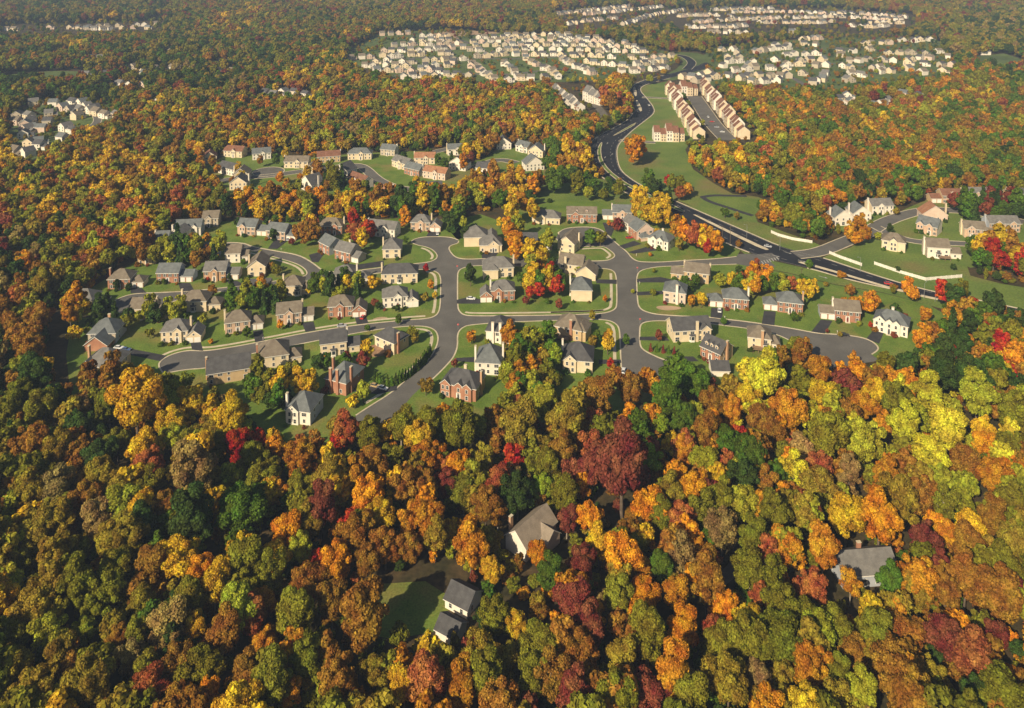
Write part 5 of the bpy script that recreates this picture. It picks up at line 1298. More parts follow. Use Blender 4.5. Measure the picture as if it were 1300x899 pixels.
g = np.random.default_rng(21)
KT = np.array([[t['x'], t['y'], (SHAPES[t['sh']][1] if t['sh'] < 8 else 3.3) * t['s']] for t in TREES])
for (y0, y1, sp, s0, s1) in ((172, 420, 7.6, .46, .9), (420, 860, 7.6, .46, .86)):
    p, px, py = place(forest(y0, y1, sp, g, False), g, 5, .25)
    d2 = ((p[:, None, :] - KT[None, :, :2]) ** 2).sum(2)
    ok = (d2 > (KT[None, :, 2] * .8 + 2.6) ** 2).all(1)
    # clearing of the lane and yards in the near wood
    p, px, py = p[ok], px[ok], py[ok]
    ci = pick_colours(px, py - 40 * (y0 < 400), g)
    low_ = np.where(before(px, py, MAIN, 26), .78, 1.0)
    low_ = np.where(before(px, py, PARK, 24) | before(px, py, PARK, 12), .55, low_)
    for o in (NORTHC, EASTC): low_ = np.where(before(px, py, o, 24) | before(px, py, o, 12), .58, low_)
    for o in ESTATES[2:3] + ESTATES[-2:]: low_ = np.where(before(px, py, o, 14), .6, low_)
    for i in range(len(p)):
        c = PN[ci[i]]
        sh = int(g.choice([0, 1, 2, 3, 4, 5, 6, 7], p=[.16, .13, .08, .23, .19, .06, .10, .05]))
        if c == 'dark green' and g.random() < .3: sh = 8
        s = g.uniform(s0, s1) * low_[i]
        _q = SHAPES[min(sh, 7)]; _c = project(p[i, 0], p[i, 1], _q[2] * s); _m = scale_at(py[i])
        if blocks_view(_c[0], _c[1], _q[1] * s * _m, py[i]): continue
        if any(inside(px[i:i + 1], py[i:i + 1], e)[0] for e in ESTATES): s *= .55
        add_tree(p[i, 0], p[i, 1], sh, s, s * g.uniform(.88, 1.12), c)

# which trees show largest: a coarse painter's count, nearest last
gw, gh, q4 = 650, 450, 2.0
idb = np.full((gh, gw), -1, np.int32)
order = sorted((i for i, t in enumerate(TREES) if t['y'] < 700), key=lambda i: -TREES[i]['y'])
GX, GY = np.meshgrid(np.arange(gw), np.arange(gh))
for i in order:
    t = TREES[i]
    S = SHAPES[t['sh']] if t['sh'] < 8 else ('cone', 3.3, 8.4, 8.0)
    cx, cy = project(t['x'], t['y'], S[2] * t['sz'])
    m = scale_at(project(t['x'], t['y'])[1])
    t['cx'], t['cy'], t['w'] = cx, cy, 2 * S[1] * t['s'] * m
    ex, ey = S[1] * t['s'] * m / q4, (S[3] * t['sz'] + S[1] * t['s'] * .35) * m / q4
    x0, x1, y0, y1 = int(cx / q4 - ex), int(cx / q4 + ex) + 1, int(cy / q4 - ey), int(cy / q4 + ey) + 1
    x0, y0, x1, y1 = max(x0, 0), max(y0, 0), min(x1, gw), min(y1, gh)
    if x0 >= x1 or y0 >= y1: continue
    sub = ((GX[y0:y1, x0:x1] - cx / q4) / ex) ** 2 + ((GY[y0:y1, x0:x1] - cy / q4) / ey) ** 2 < .9
    idb[y0:y1, x0:x1][sub] = i
cnt = np.bincount(idb[idb >= 0], minlength=len(TREES))
top = [int(i) for i in np.argsort(-cnt)[:300] if cnt[i] > 40 and -5 < TREES[i]['cx'] < 1305 and TREES[i]['cy'] < 900]
IND = set(top)
print('trees', len(TREES), 'individual', len(IND), 'smallest', cnt[top[-1]])

KINDW = {'round': 'round-crowned', 'spreading': 'broad', 'tall': 'tall oval', 'thin': 'thin-leaved', 'pointed': 'narrow pointed', 'cone': 'conical evergreen'}
used_labels = {}


def size_word(w_): return 'large' if w_ > 52 else 'mid-sized' if w_ > 36 else 'small'


def neighbours(i, pool):
    t = TREES[i]; out = {}
    for nm, ax, sg in (('left', 0, -1), ('right', 0, 1), ('front', 1, 1), ('behind', 1, -1)):
        best = None
        for j in pool:
            if j == i: continue
            u = TREES[j]; dx, dy = u['cx'] - t['cx'], u['cy'] - t['cy']
            a, c = (dx, dy) if ax == 0 else (dy, dx)
            if a * sg > 8 and abs(c) < abs(a) * .9 and abs(a) < 130:
                if best is None or abs(a) + abs(c) < best[0]: best = (abs(a) + abs(c), j)
        out[nm] = best[1] if best else None
    return out


def zone(cx, cy):
    if cy < 470: return 'among the houses' if 90 < cx < 1190 and cy > 255 else 'at the wood edge'
    col = ['far left', 'left', 'mid-left', 'middle', 'mid-right', 'right', 'far right'][min(6, int(cx / 186))]
    row = 'top' if cy < 560 else 'centre' if cy < 680 else 'lower part' if cy < 790 else 'bottom'
    return f'{col} {row} of the near wood' if row != 'centre' else f'{col} near wood'


for i in sorted(IND, key=lambda i: -cnt[i]):
    t = TREES[i]
    S = NEAR[t['sh']] if t['sh'] < 8 else CONIF
    r = empty('evergreen_tree' if t['sh'] == 8 else 'autumn_tree', (t['x'], t['y'], 0), t['rz'])
    r.scale = (t['s'], t['s'], t['sz'])
    tr = link('trunk', S['trunk'], r)
    cr = link('crown', S['crown'], r)
    base = PAL[t['col']]
    f = random.uniform(.86, 1.14)
    cr.color = (*[min(.9, c * f * random.uniform(.94, 1.06)) for c in base], 1)
    nb = neighbours(i, IND)
    cn = lambda k: TREES[nb[k]]['col'] if nb[k] is not None else None
    head = f"{size_word(t['w'])} {t['col']} {KINDW[S['kind']]} tree"
    near = None
    tails = []
    if cn('right'): tails.append(f"left of a {cn('right')} one")
    if cn('left'): tails.append(f"right of a {cn('left')} one")
    if cn('front'): tails.append(f"behind a {cn('front')} one")
    opts = []
    if cn('left') and cn('right'): opts.append(f"{head} between {cn('left')} and {cn('right')} ones")
    if cn('front') and cn('behind'): opts.append(f"{head} behind a {cn('front')} and before a {cn('behind')} one")
    opts += [f'{head} {x}' for x in tails]
    opts += [f"{head}, {zone(t['cx'], t['cy'])}"]
    if cn('left') and cn('right'): opts.append(f"{head} between {cn('left')} and {cn('right')} ones, {zone(t['cx'], t['cy'])}")
    opts += [f"{head} {x}, {zone(t['cx'], t['cy'])}" for x in tails]
    lab = next((o for o in opts if o not in used_labels and len(o.split()) <= 16), None)
    if lab is None:
        k = 2
        words = ['', '', 'second', 'third', 'fourth', 'fifth', 'sixth', 'seventh', 'eighth']
        while lab is None or lab in used_labels:
            lab = f"{words[min(k, 8)]} {head}, {zone(t['cx'], t['cy'])}"; k += 1
            if k > 9: break
    used_labels[lab] = 1
    tag(r, lab, 'tree', 'trees of the autumn wood')

# low growth between the trunks
UG = []
for (y0, y1, sp) in ((165, 950, 5.2),):
    p, px, py = place(forest(y0, y1, sp, g, False), g, 5, .12)
    ci = pick_colours(px, py, g)
    for i in range(len(p)):
        if g.random() < .25: continue
        s = g.uniform(.2, .46)
        UG.append((p[i, 0], p[i, 1], PN[ci[i]] if g.random() < .6 else ('dark green', 'olive', 'rust brown', 'mid green')[g.integers(4)], s, g.uniform(.16, .42), int(g.integers(0, 8)), g.uniform(0, 6.28)))

# everything farther: one mass of instanced trees
PX, PC, PS, PI, PR_ = [], [], [], [], []
for i, t in enumerate(TREES):
    if i in IND: continue
    PX.append((t['x'], t['y'], -.2)); PC.append(PAL[t['col']]); PS.append((t['s'], t['s'], t['sz'])); PI.append(t['sh']); PR_.append(t['rz'])
for x, y, c, s, sz, sh, rz_ in UG:
    PX.append((x, y, -.2 - 2.5 * sz)); PC.append(PAL[c]); PS.append((s, s, sz)); PI.append(sh); PR_.append(rz_)
print('mass near', len(PX))
PX, PC, PS, PI, PR_ = np.array(PX), np.array(PC), np.array(PS), np.array(PI), np.array(PR_)
for (y0, y1, sp, s0, s1) in ((860, 1500, 9.2, .6, 1.05), (1500, 3100, 11.6, .8, 1.3)):
    p, px, py = place(forest(y0, y1, sp, g, True), g, 5, .2)
    ci = pick_colours(px, py, g)
    n = len(p)
    s = g.uniform(s0, s1, n) * LOWF
    est = np.zeros(n, bool)
    for e in ESTATES: est |= inside(px, py, e) | inside(px, py - 11, e)
    est |= before(px, py, PARK, 14)
    s[est] *= .5
    PX = np.vstack([PX, np.c_[p, np.array([hill(a, b_) for a, b_ in p]) - .3]]); PC = np.vstack([PC, np.array([PAL[PN[k]] for k in ci])])
    PS = np.vstack([PS, np.c_[s, s, s * g.uniform(.85, 1.1, n)]])
    PI = np.append(PI, g.choice(9, n, p=[.19, .18, .12, .16, .14, .1, .03, .03, .05])); PR_ = np.append(PR_, g.uniform(0, 6.28, n))
PC = PC * g.uniform(.82, 1.18, (len(PC), 1)) * g.uniform(.95, 1.05, PC.shape)
print('mass', len(PX))
pc = bpy.data.collections.new('tree_mass_shapes')
for i, me in enumerate(MASS):
    pc.objects.link(bpy.data.objects.new('tree_mass_%02d' % i, me))
me = bpy.data.meshes.new('forest')
n = len(PX)
me.vertices.add(n); me.vertices.foreach_set('co', PX.reshape(-1).astype(np.float32))
def attr(nm, ty, v, key):
    a = me.attributes.new(nm, ty, 'POINT'); a.data.foreach_set(key, np.ascontiguousarray(v).reshape(-1))
attr('tcol', 'FLOAT_COLOR', np.c_[PC, np.ones(n)].astype(np.float32), 'color')
attr('tscl', 'FLOAT_VECTOR', PS.astype(np.float32), 'vector')
attr('tidx', 'INT', PI.astype(np.int32), 'value')
attr('trot', 'FLOAT_VECTOR', np.c_[np.zeros(n), np.zeros(n), PR_].astype(np.float32), 'vector')
fo = link('forest', me)
tag(fo, 'mass of autumn woodland beyond the nearer trees', 'woodland', kind='stuff')
ng = bpy.data.node_groups.new('forest_points', 'GeometryNodeTree')
ng.interface.new_socket('Geometry', in_out='INPUT', socket_type='NodeSocketGeometry')
ng.interface.new_socket('Geometry', in_out='OUTPUT', socket_type='NodeSocketGeometry')
gi, go = ng.nodes.new('NodeGroupInput'), ng.nodes.new('NodeGroupOutput')
ip = ng.nodes.new('GeometryNodeInstanceOnPoints')
ci_ = ng.nodes.new('GeometryNodeCollectionInfo'); ci_.inputs['Collection'].default_value = pc
ci_.inputs['Separate Children'].default_value = True; ci_.inputs['Reset Children'].default_value = True
def named(nm, ty):
    a = ng.nodes.new('GeometryNodeInputNamedAttribute'); a.data_type = ty; a.inputs[0].default_value = nm
    return a.outputs[0]
ng.links.new(gi.outputs[0], ip.inputs['Points']); ng.links.new(ci_.outputs[0], ip.inputs['Instance'])
ip.inputs['Pick Instance'].default_value = True
ng.links.new(named('tidx', 'INT'), ip.inputs['Instance Index'])
eu = ng.nodes.new('FunctionNodeEulerToRotation')
ng.links.new(named('trot', 'FLOAT_VECTOR'), eu.inputs[0]); ng.links.new(eu.outputs[0], ip.inputs['Rotation'])
ng.links.new(named('tscl', 'FLOAT_VECTOR'), ip.inputs['Scale'])
ng.links.new(ip.outputs[0], go.inputs[0])
fo.modifiers.new('forest', 'NODES').node_group = ng
# ================================================================== terraces, far houses, yard plants, cars, signs, fences, haze
# ---- terraces: units side by side, stepped, ridge along the row
def unit_proto(w_, d_, z, wm, rm):
    b = MB(); wall_block(b, 0, w_, 0, d_, z, 'gable', 'x', .8, M['w_' + wm], M['w_' + wm], zb=-.2)
    for x in (w_ * .28, w_ * .72):
        for zz in (1.0, 3.6, 6.0):
            for y, s in ((-.03, 1), (d_ + .03, -1)):
                q = [(x - .5 * s, y, zz), (x + .5 * s, y, zz), (x + .5 * s, y, zz + 1.4), (x - .5 * s, y, zz + 1.4)]
                b.poly(q, M['glass'])
    c = MB(); roof_block(c, 0, w_, 0, d_, z, 'gable', 'x', .8, M['r_' + rm], ov=.15)
    return b.mesh('wall'), c.mesh('roof')


PROTO = {}
def terrace(p0, p1, n, depth, z, wm, rm, rowname, step=1.25, near_first=True):
    """row from the near end p0 to the far end p1; the fronts face left of that direction reversed"""
    a, c = ground(*p0, .02), ground(*p1, .02)
    d = c - a; L_ = d.length; u = d.normalized(); rz = math.atan2(d.y, d.x)
    w_ = L_ / n
    key = (round(w_, 1), depth, z, wm, rm)
    if key not in PROTO: PROTO[key] = unit_proto(w_, depth, z, wm, rm)
    alt = (round(w_, 1), depth, z, 'white', rm)
    if alt not in PROTO: PROTO[alt] = unit_proto(w_, depth, z, 'white', rm)
    side = Vector((-u.y, u.x, 0))
    for i in range(n):
        k = i % 3
        p = a + u * (w_ * i) + side * ((-.8, .5, 1.2)[(i * 2 + i // 3) % 3] - 0)
        wk = wm if (i * 7) % 5 < 3 else 'white'
        wm_, rm_ = PROTO[key if wk == wm else alt]
        r = empty('townhouse', (p.x, p.y, .02 + k * 0), rz)
        r.scale = (1, 1, 1 + .2 * k)
        link('wall', wm_, r); link('roof', rm_, r)
        tag(r, f"{'cream' if wk != 'white' else 'white'} townhouse with {'brown' if rm != 'grey' else 'grey'} roof, {nth(i + 1)} from the near end of {rowname}", 'townhouse', 'terraced townhouses by the parkway')


terrace((894, 177), (857, 119), 24, 11, 7.4, 'cream', 'redbrown', 'the left long terrace')
terrace((951, 177), (899, 114), 27, 11, 7.4, 'cream', 'redbrown', 'the right long terrace')
terrace((882, 119), (847, 120), 5, 11, 8.0, 'cream', 'redbrown', 'the short cross terrace')
terrace((866, 176), (828, 176), 5, 11, 7.0, 'cream', 'redbrown', 'the low brown-roofed meadow terrace')
terrace((742, 143), (709, 121), 9, 10, 6.6, 'white', 'grey', 'the white gravel-street terrace')
terrace((772, 133), (751, 126), 3, 12, 7.5, 'white', 'grey', 'the short white block')

# ---- far houses as objects
FM = {}
def far_mesh(w_, d_, wl_, rl_):
    k = (round(w_), round(d_), wl_, rl_)
    if k not in FM:
        W_, D_ = k[0], k[1]
        b = MB()
        ax = 'x' if (k[0] + len(wl_)) % 2 else 'y'
        wall_block(b, -W_ / 2, W_ / 2, -D_ / 2, D_ / 2, 5.3, 'gable', ax, .7, M['w_' + wl_], M['w_' + wl_], zb=-.3)
        b.box(W_ / 2 - .1, W_ / 2 + 4, -D_ / 2 + 1, D_ / 2 - 1.5, -.3, 2.9, M['w_' + wl_])
        roof_block(b, W_ / 2 - .1, W_ / 2 + 4, -D_ / 2 + 1, D_ / 2 - 1.5, 2.9, 'gable', 'x', .6, M['r_' + rl_], ov=.25)
        roof_block(b, -W_ / 2, W_ / 2, -D_ / 2, D_ / 2, 5.3, 'gable', ax, .7, M['r_' + rl_], ov=.3)
        for x in (-W_ * .28, W_ * .25):
            for z in (1.0, 3.4): b.poly([(x - .55, -D_ / 2 - .03, z), (x + .55, -D_ / 2 - .03, z), (x + .55, -D_ / 2 - .03, z + 1.3), (x - .55, -D_ / 2 - .03, z + 1.3)], M['glass'])
        FM[k] = b.mesh('house')
    return FM[k]


NFAR = 185
rest = MB()
for i, (y, x, w_, d_, rz, wl_, rl_, lb) in enumerate(FAR):
    me = far_mesh(w_, d_, wl_, rl_)
    if i < NFAR:
        o = link('house', me, None, (x, y, .05), (0, 0, rz))
        tag(o, lb, 'house', 'small houses of the far estates')
    else:
        b0 = len(rest.v); c, s = math.cos(rz), math.sin(rz); zz = .05
        rest.v += [(x + v.co.x * c - v.co.y * s, y + v.co.x * s + v.co.y * c, v.co.z + zz) for v in me.vertices]
        for p in me.polygons:
            rest.f.append(tuple(b0 + k for k in p.vertices)); rest.m.append(rest.slot(me.materials[p.material_index]))
if rest.f:
    tag(rest.build('far_estate'), 'hundreds of tiny pale houses of the far estates', 'housing estate', kind='stuff')
print('far houses', len(FAR))
# a long pale school roof and barns far east
for (p, w_, d_, z, lb) in (((1245, 70), 16, 10, 5, 'pale farm building at the far east field'), ((1228, 116), 34, 9, 4, 'long low white building in the eastern woods'), ((1262, 8), 40, 14, 6, 'long white shed on the far eastern ridge')):
    a = ground(*p, .05)
    r = empty('farm_building', a)
    b = MB(); wall_block(b, 0, w_, 0, d_, z, 'gable', 'x', .4, M['w_white'], M['w_white']); b.build('wall', r)
    b = MB(); roof_block(b, 0, w_, 0, d_, z, 'gable', 'x', .4, M['r_grey']); b.build('roof', r)
    tag(r, lb, 'farm building')

# ---- yard trees
YT = """768 384.5 7 bright_orange|825.5 326 5 bright_orange|540.5 347 7 crimson|830 347 5 olive|829.5 376 8 olive|919 414 8 mid_green|752 408 8 bronze|757 437 12 mid_green|771 446 9 burgundy|775 470 11 crimson|836.5 434.5 9 burgundy|762 312.5 17 olive|749 314 16 mid_green|615.6 337 6 burgundy|547 369 8 bright_orange|292 465.5 6 golden_yellow|268 437 6 bright_orange|356 419.5 8 bright_orange|313 431 12 mid_green|1008 409 11 mid_green|590 307 13 dark_green|577 468 9 burgundy|599.5 432 7 burgundy|546 494 11 rust_brown|448 518 15 golden_yellow|440 463 13 golden_yellow|506 413 8 mid_green|466 420.5 7 mid_green|527 437 11 bronze|275 334 8 golden_yellow|773 288 5 bright_orange|784 294 17 burgundy|920 277 10 mid_green|935 280 8 bronze|1003 290 8 russet_orange|640 337 7 yellow-green|668 388 9 burgundy|735 349 11 yellow-green|803 373 5 yellow-green|893 441 6 mid_green|965 436 5 dark_green|1066 428 6 bronze|1105 417 5 crimson|1050 424 5 burgundy|410 352 8 mid_green|393 373.5 9 golden_yellow|332 346 9 dark_green|344 345 10 rust_brown|347 305 10 dark_green|370 312 8 burgundy|148 369 8 dark_green|163 369 8 dark_green|208 360.5 6 mid_green|263 357.5 5 crimson|291 355.5 5 dark_green|225 424 10 dark_green|236 413 9 mid_green|180 402 11 yellow-green|476 391 9 burgundy|480 394 8 dark_green|505 397 8 dark_green|540 383 10 bronze|552 381 8 golden_yellow|1210 343 7 dark_green|1140 346 6 dark_green|1130 298 8 dark_green|1115 305 9 yellow-green|1232 296 10 burgundy|1245 322 12 golden_yellow|1138 273 8 bronze|795 440 9 mid_green|868 376 7 mid_green|740 377 6 burgundy|690 372 8 crimson|627 378 6 mid_green"""
def near_house(x, y):
    best = min((h for h in HOUSES if h['loc']), key=lambda h: (h['px'][0] - x) ** 2 + 4 * (h['px'][1] - y) ** 2)
    dx, dy = x - best['px'][0], y - best['px'][1]
    rel = ('right of' if dx > 0 else 'left of') if abs(dx) > 1.6 * abs(dy) else ('in front of' if dy > 0 else 'behind')
    return rel, best['loc']


seen = {}
for t in YT.split('|'):
    x, y, w_, c = t.split(); x, y, w_ = float(x), float(y), float(w_); c = c.replace('_', ' ')
    S = random.choice(YARD); s = w_ / scale_at(y) / (2.1 * S['R'])
    sz = s if s < 1.3 else s * .85
    p = ground(x, y, .1)
    r = empty('yard_tree', p, random.uniform(0, 6)); r.scale = (s, s, sz)
    link('trunk', S['trunk'], r); cr = link('crown', S['crown'], r); cr.color = (*PAL[c], 1)
    rel, lc = near_house(x, y)
    for ad in ('small', 'neat', 'rounded', 'slim', 'low'):
        lab = f"{ad} {c} yard tree {rel} the house {lc}"
        if lab not in seen: break
    if len(lab.split()) > 16: lab = f"{c} yard tree {rel} house {lc}"
    seen[lab] = 1
    tag(r, lab, 'yard tree', 'small yard trees')

# more trees and tall bushes in the gardens, clear of walls, kerbs and drives
gq = np.random.default_rng(91)
DR = [G2(q) for q in DRIVES]
SP = [(t['x'], t['y'], 2.6 * t['s'] * 2) for t in TREES if t['y'] < 640]
made = 0
HPX = [(*project(*h['a']), *project(*(h['a'] + h['d'] * h['W']))) for h in HOUSES]
for bi, blk in enumerate(BLOCKS):
    xs_, ys_ = [q[0] for q in blk], [q[1] for q in blk]
    n_try = int(abs(area2(blk)) / 210)
    for _ in range(n_try):
        x, y = gq.uniform(min(xs_), max(xs_)), gq.uniform(min(ys_), max(ys_))
        ok = True
        for a_ in range(0, 8):
            q = (x + 3.6 * math.cos(a_ * .785), y + 3.6 * math.sin(a_ * .785))
            if not inside(np.array([q[0]]), np.array([q[1]]), blk)[0] or any(inside(np.array([q[0]]), np.array([q[1]]), dv)[0] for dv in DR): ok = False; break
        if not ok: continue
        lx = None
        for h in HOUSES:
            v = Vector((x, y, 0)) - Vector((h['a'].x, h['a'].y, 0)); u_, w2 = v.dot(h['d']), v.dot(h['n'])
            if -2.6 < u_ < h['W'] + 2.6 and -2.4 < w2 < h['D'] + 2.6: ok = False; break
            if h['face'] == 'front' and -1 < u_ < h['W'] + 1 and -12 < w2 < 0 and gq.random() < .75: ok = False; break
        if not ok or any((x - s_[0]) ** 2 + (y - s_[1]) ** 2 < (s_[2] * .5 + 2.2) ** 2 for s_ in SP): continue
        ppx, ppy = project(x, y)
        if not (0 < ppx < 1300): continue
        if any(min(q_[0], q_[2]) - 3 < ppx < max(q_[0], q_[2]) + 3 and min(q_[1], q_[3]) < ppy < max(q_[1], q_[3]) + 14 for q_ in HPX): continue
        c = ('dark green', 'dark green', 'mid green', 'olive', 'bronze', 'rust brown', 'golden yellow', 'yellow-green', 'burgundy', 'russet orange')[gq.integers(10)]
        dia = gq.uniform(2.6, 6.0)
        S = YARD[gq.integers(3)]
        s = dia / (2.1 * S['R'])
        rel, lc = near_house(ppx, ppy)
        lab = None
        for ad in ('bushy', 'garden', 'full', 'dense', 'upright', 'leafy'):
            t_ = f"{ad} {c} garden tree {rel} house {lc}".replace('garden garden', 'garden')
            if t_ not in seen and len(t_.split()) <= 16: lab = t_; break
        if lab is None: continue
        seen[lab] = 1
        r = empty('yard_tree', (x, y, .1), gq.uniform(0, 6)); r.scale = (s, s, s * gq.uniform(.75, 1.25))
        link('trunk', S['trunk'], r); cr = link('crown', S['crown'], r); cr.color = (*PAL[c], 1)
        tag(r, lab, 'yard tree', 'small yard trees')
        SP.append((x, y, dia)); made += 1
        if made > 210: break
print('garden trees', made)

# ---- shrubs along the house walls, and a hedge of evergreens
sc_ = ['dark green', 'mid green', 'olive', 'burgundy', 'dark green', 'mid green', 'rust brown']
ns = 0
for h in HOUSES:
    if not h['loc'] or h['a'].y > 640 or 'garage' in h['root'].name or h['W'] < 9: continue
    slots = [(.06, 'left front corner'), (.3, 'left of centre'), (.62, 'right of centre')] if h['side'] != 'L' else [(.45, 'left of centre'), (.7, 'right of centre'), (.95, 'right front corner')]
    if h['face'] == 'back': slots = [(.1, 'back wall left end'), (.85, 'back wall right end')]
    for f, nm in slots:
        if random.random() < .1: continue
        p = h['a'] + h['d'] * (h['W'] * f) - h['n'] * random.uniform(1.6, 2.8)
        s = random.uniform(.7, 1.5)
        c = random.choice(sc_)
        o = link('shrub', SHRUB, None, (p.x, p.y, .1), (0, 0, random.uniform(0, 6)), (s * random.uniform(.9, 1.3), s, s * random.uniform(.8, 1.2)))
        o.color = (*PAL[c], 1)
        lab = f"{c} shrub, {nm}, house {h['loc']}"
        tag(o, lab, 'shrub', 'shrubs along the house walls'); ns += 1
HE = G2(chaikin([(476, 484), (484, 490), (496, 491), (508, 486), (520, 478), (532, 468), (541, 458), (546, 449)], 2))
d = [0]
for i in range(1, len(HE)): d.append(d[-1] + math.dist(HE[i], HE[i - 1]))
n = 22
for i in range(n):
    s = d[-1] * i / (n - 1)
    x, y = float(np.interp(s, d, [q[0] for q in HE])), float(np.interp(s, d, [q[1] for q in HE]))
    k = random.uniform(.8, 1.05)
    o = link('hedge_evergreen', SPIRE, None, (x, y, .1), (0, 0, random.uniform(0, 6)), (k, k, k))
    o.color = (*PAL['mid green'], 1) if i % 3 else (*PAL['dark green'], 1)
    tag(o, f"small pointed hedge evergreen, {nth(i + 1)} from the brick chimney house round the corner lawn", 'hedge plant', 'hedge of evergreens')
for i, (x, y) in enumerate([(826, 446), (834, 447), (842, 448), (849, 449), (856, 450)]):
    p = ground(x, y, .1)
    o = link('hedge_evergreen', SPIRE, None, p, None, (.8, .8, .75)); o.color = (*PAL['mid green' if i % 2 else 'burgundy'], 1)
    tag(o, f"clipped shrub, {nth(i + 1)} from left behind the cream house with charcoal roof", 'hedge plant', 'clipped shrubs in a line')
print('shrubs', ns)

# ---- cars
def car_meshes():
    b = MB(); pm_ = M['car']
    prof = [(-2.25, .3), (2.2, .3), (2.3, .62), (2.1, .82), (1.0, .95), (-1.75, .98), (-2.3, .85), (-2.32, .5)]
    def side_loft(b, pr, y0, y1, inset, mat):
        n_ = len(pr); o = len(b.v); k = b.slot(mat)
        for yy, ins in ((y0, inset), (y0 + .12, 0), (y1 - .12, 0), (y1, inset)):
            for x, z in pr: b.v.append((x * (1 - ins * .04), yy, z - (ins * .04 if z > .6 else 0)))
        for r_ in range(3):
            for i in range(n_):
                j = (i + 1) % n_
                b.f.append((o + r_ * n_ + i, o + (r_ + 1) * n_ + i, o + (r_ + 1) * n_ + j, o + r_ * n_ + j)); b.m.append(k)
        b.f.append(tuple(o + i for i in range(n_))); b.m.append(k)
        b.f.append(tuple(o + 3 * n_ + i for i in reversed(range(n_)))); b.m.append(k)
    side_loft(b, prof, -.9, .9, 1, pm_)
    P = [(-1.3, -.6), (.35, -.6), (.35, .6), (-1.3, .6)]
    b.poly([(x, y, 1.47) for x, y in P], pm_)
    b.poly([(x, y, 1.41) for x, y in P][::-1], pm_)
    body = b.mesh('body')
    b = MB(); B = [(-1.95, -.8), (1.0, -.8), (1.0, .8), (-1.95, .8)]
    for i in range(4):
        j = (i + 1) % 4
        b.poly([(*B[i], .95), (*B[j], .95), (*P[j], 1.44), (*P[i], 1.44)], M['glass'])
    gl = b.mesh('window')
    b = MB(); b.tube((0, -.11, 0), (0, .11, 0), .33, .33, M['rubber'], 12, True); b.tube((0, -.13, 0), (0, .13, 0), .18, .18, M['metal'], 8, True)
    wh = b.mesh('wheel')
    b = MB(); b.box(2.16, 2.3, -.18, .18, -.07, .07, M['trim']); hl = b.mesh('headlight')
    return body, gl, wh, hl


CB, CG, CW, CH = car_meshes()
CARS = [((913.5, 395), (0, -1), 'white', 'white car parked on a black driveway by red brick house'), ((461, 403.5), (.4, -1), 'red', 'bright red car in front of gabled brick garage'), ((434, 414.6), (1, -.14), 'silver', 'silver car parked at the kerb of the middle west street'),
        ((1072, 426.3), (1, .1), 'black', 'black car parked at the kerb of the east turning circle'), ((791.5, 472), (.05, -1), 'white', 'white car at the foot of the right through road'), ((486, 494), (1, .5), 'white', 'white car on the drive beside the chimney house'),
        ((476, 491), (1, .4), 'tan', 'tan car with its bonnet toward the hedge drive'), ((598, 380), (1, .1), 'white', 'white car on the dark drive of three-gabled brick house'), ((151, 442.6), (1, .05), 'white', 'white van-like car beside far west grey house'),
        ((160, 445), (1, .1), 'blue', 'blue car beside far west grey house'), ((555.5, 297), (0, -1), 'white', 'white car before the pink brick garage'), ((827, 487.5), (1, -.2), 'black', 'black car at the end of the right through road'), ((840, 485.5), (1, -.3), 'blue', 'dark blue car at the end of the right through road'),
        ((799, 302.5), (1, -.2), 'red', 'dull red car on the drive by the pink gable end'), ((975, 313.5), (1, .38), 'silver', 'silver car driving on the parkway near the junction'), ((824, 134), (-.4, -1), 'white', 'white car driving round the parkway bend'), ((1128, 361), (1, .25), 'red', 'red car driving on the eastern parkway'),
        ((899, 149), (.4, 1), 'white', 'white car in the terrace car park, far row'), ((904, 155), (1, .1), 'red', 'red car in the terrace car park'), ((910, 162), (1, .1), 'silver', 'silver car in the terrace car park'), ((917, 168), (1, .1), 'white', 'white car in the terrace car park, near row'), ((366, 304.5), (.3, -1), 'silver', 'silver car on the drive of the upper curved street')]
CC = {'white': (.75, .75, .73), 'red': (.5, .03, .025), 'silver': (.42, .43, .45), 'black': (.02, .02, .022), 'tan': (.45, .33, .16), 'blue': (.08, .13, .28)}
for p, dd, c, lb in CARS:
    a = ground(*p, .19 if not (p[0] > 970 or p[1] < 280) else .09)
    e = ground(p[0] + dd[0], p[1] + dd[1] * .5) - ground(*p)
    r = empty('car', a, math.atan2(e.y, e.x))
    o = link('body', CB, r); o.color = (*CC[c], 1)
    link('window', CG, r)
    for x in (-1.4, 1.4):
        for y in (-.82, .82): link('wheel', CW, r, (x, y, .33))
    for y in (-.62, .62): link('headlight', CH, r, (0, y, .66))
    tag(r, lb, 'car')

# ---- signs, poles, lamps
def stop_sign():
    b = MB(); b.tube((0, 0, 0), (0, 0, 2.2), .05, .05, M['metal'], 6, True); pole = b.mesh('pole')
    b = MB()
    o8 = [(.42 * math.cos(math.pi / 8 + i * math.pi / 4), .42 * math.sin(math.pi / 8 + i * math.pi / 4)) for i in range(8)]
    b.poly([(x, -.06, 2.3 + z) for x, z in o8], M['red']); b.poly([(x, -.03, 2.3 + z) for x, z in o8][::-1], M['metal'])
    for i in range(8):
        (x0, z0), (x1, z1) = o8[i], o8[(i + 1) % 8]
        b.poly([(x0, -.06, 2.3 + z0), (x0, -.03, 2.3 + z0), (x1, -.03, 2.3 + z1), (x1, -.06, 2.3 + z1)], M['trim'])
    return pole, b.mesh('panel')


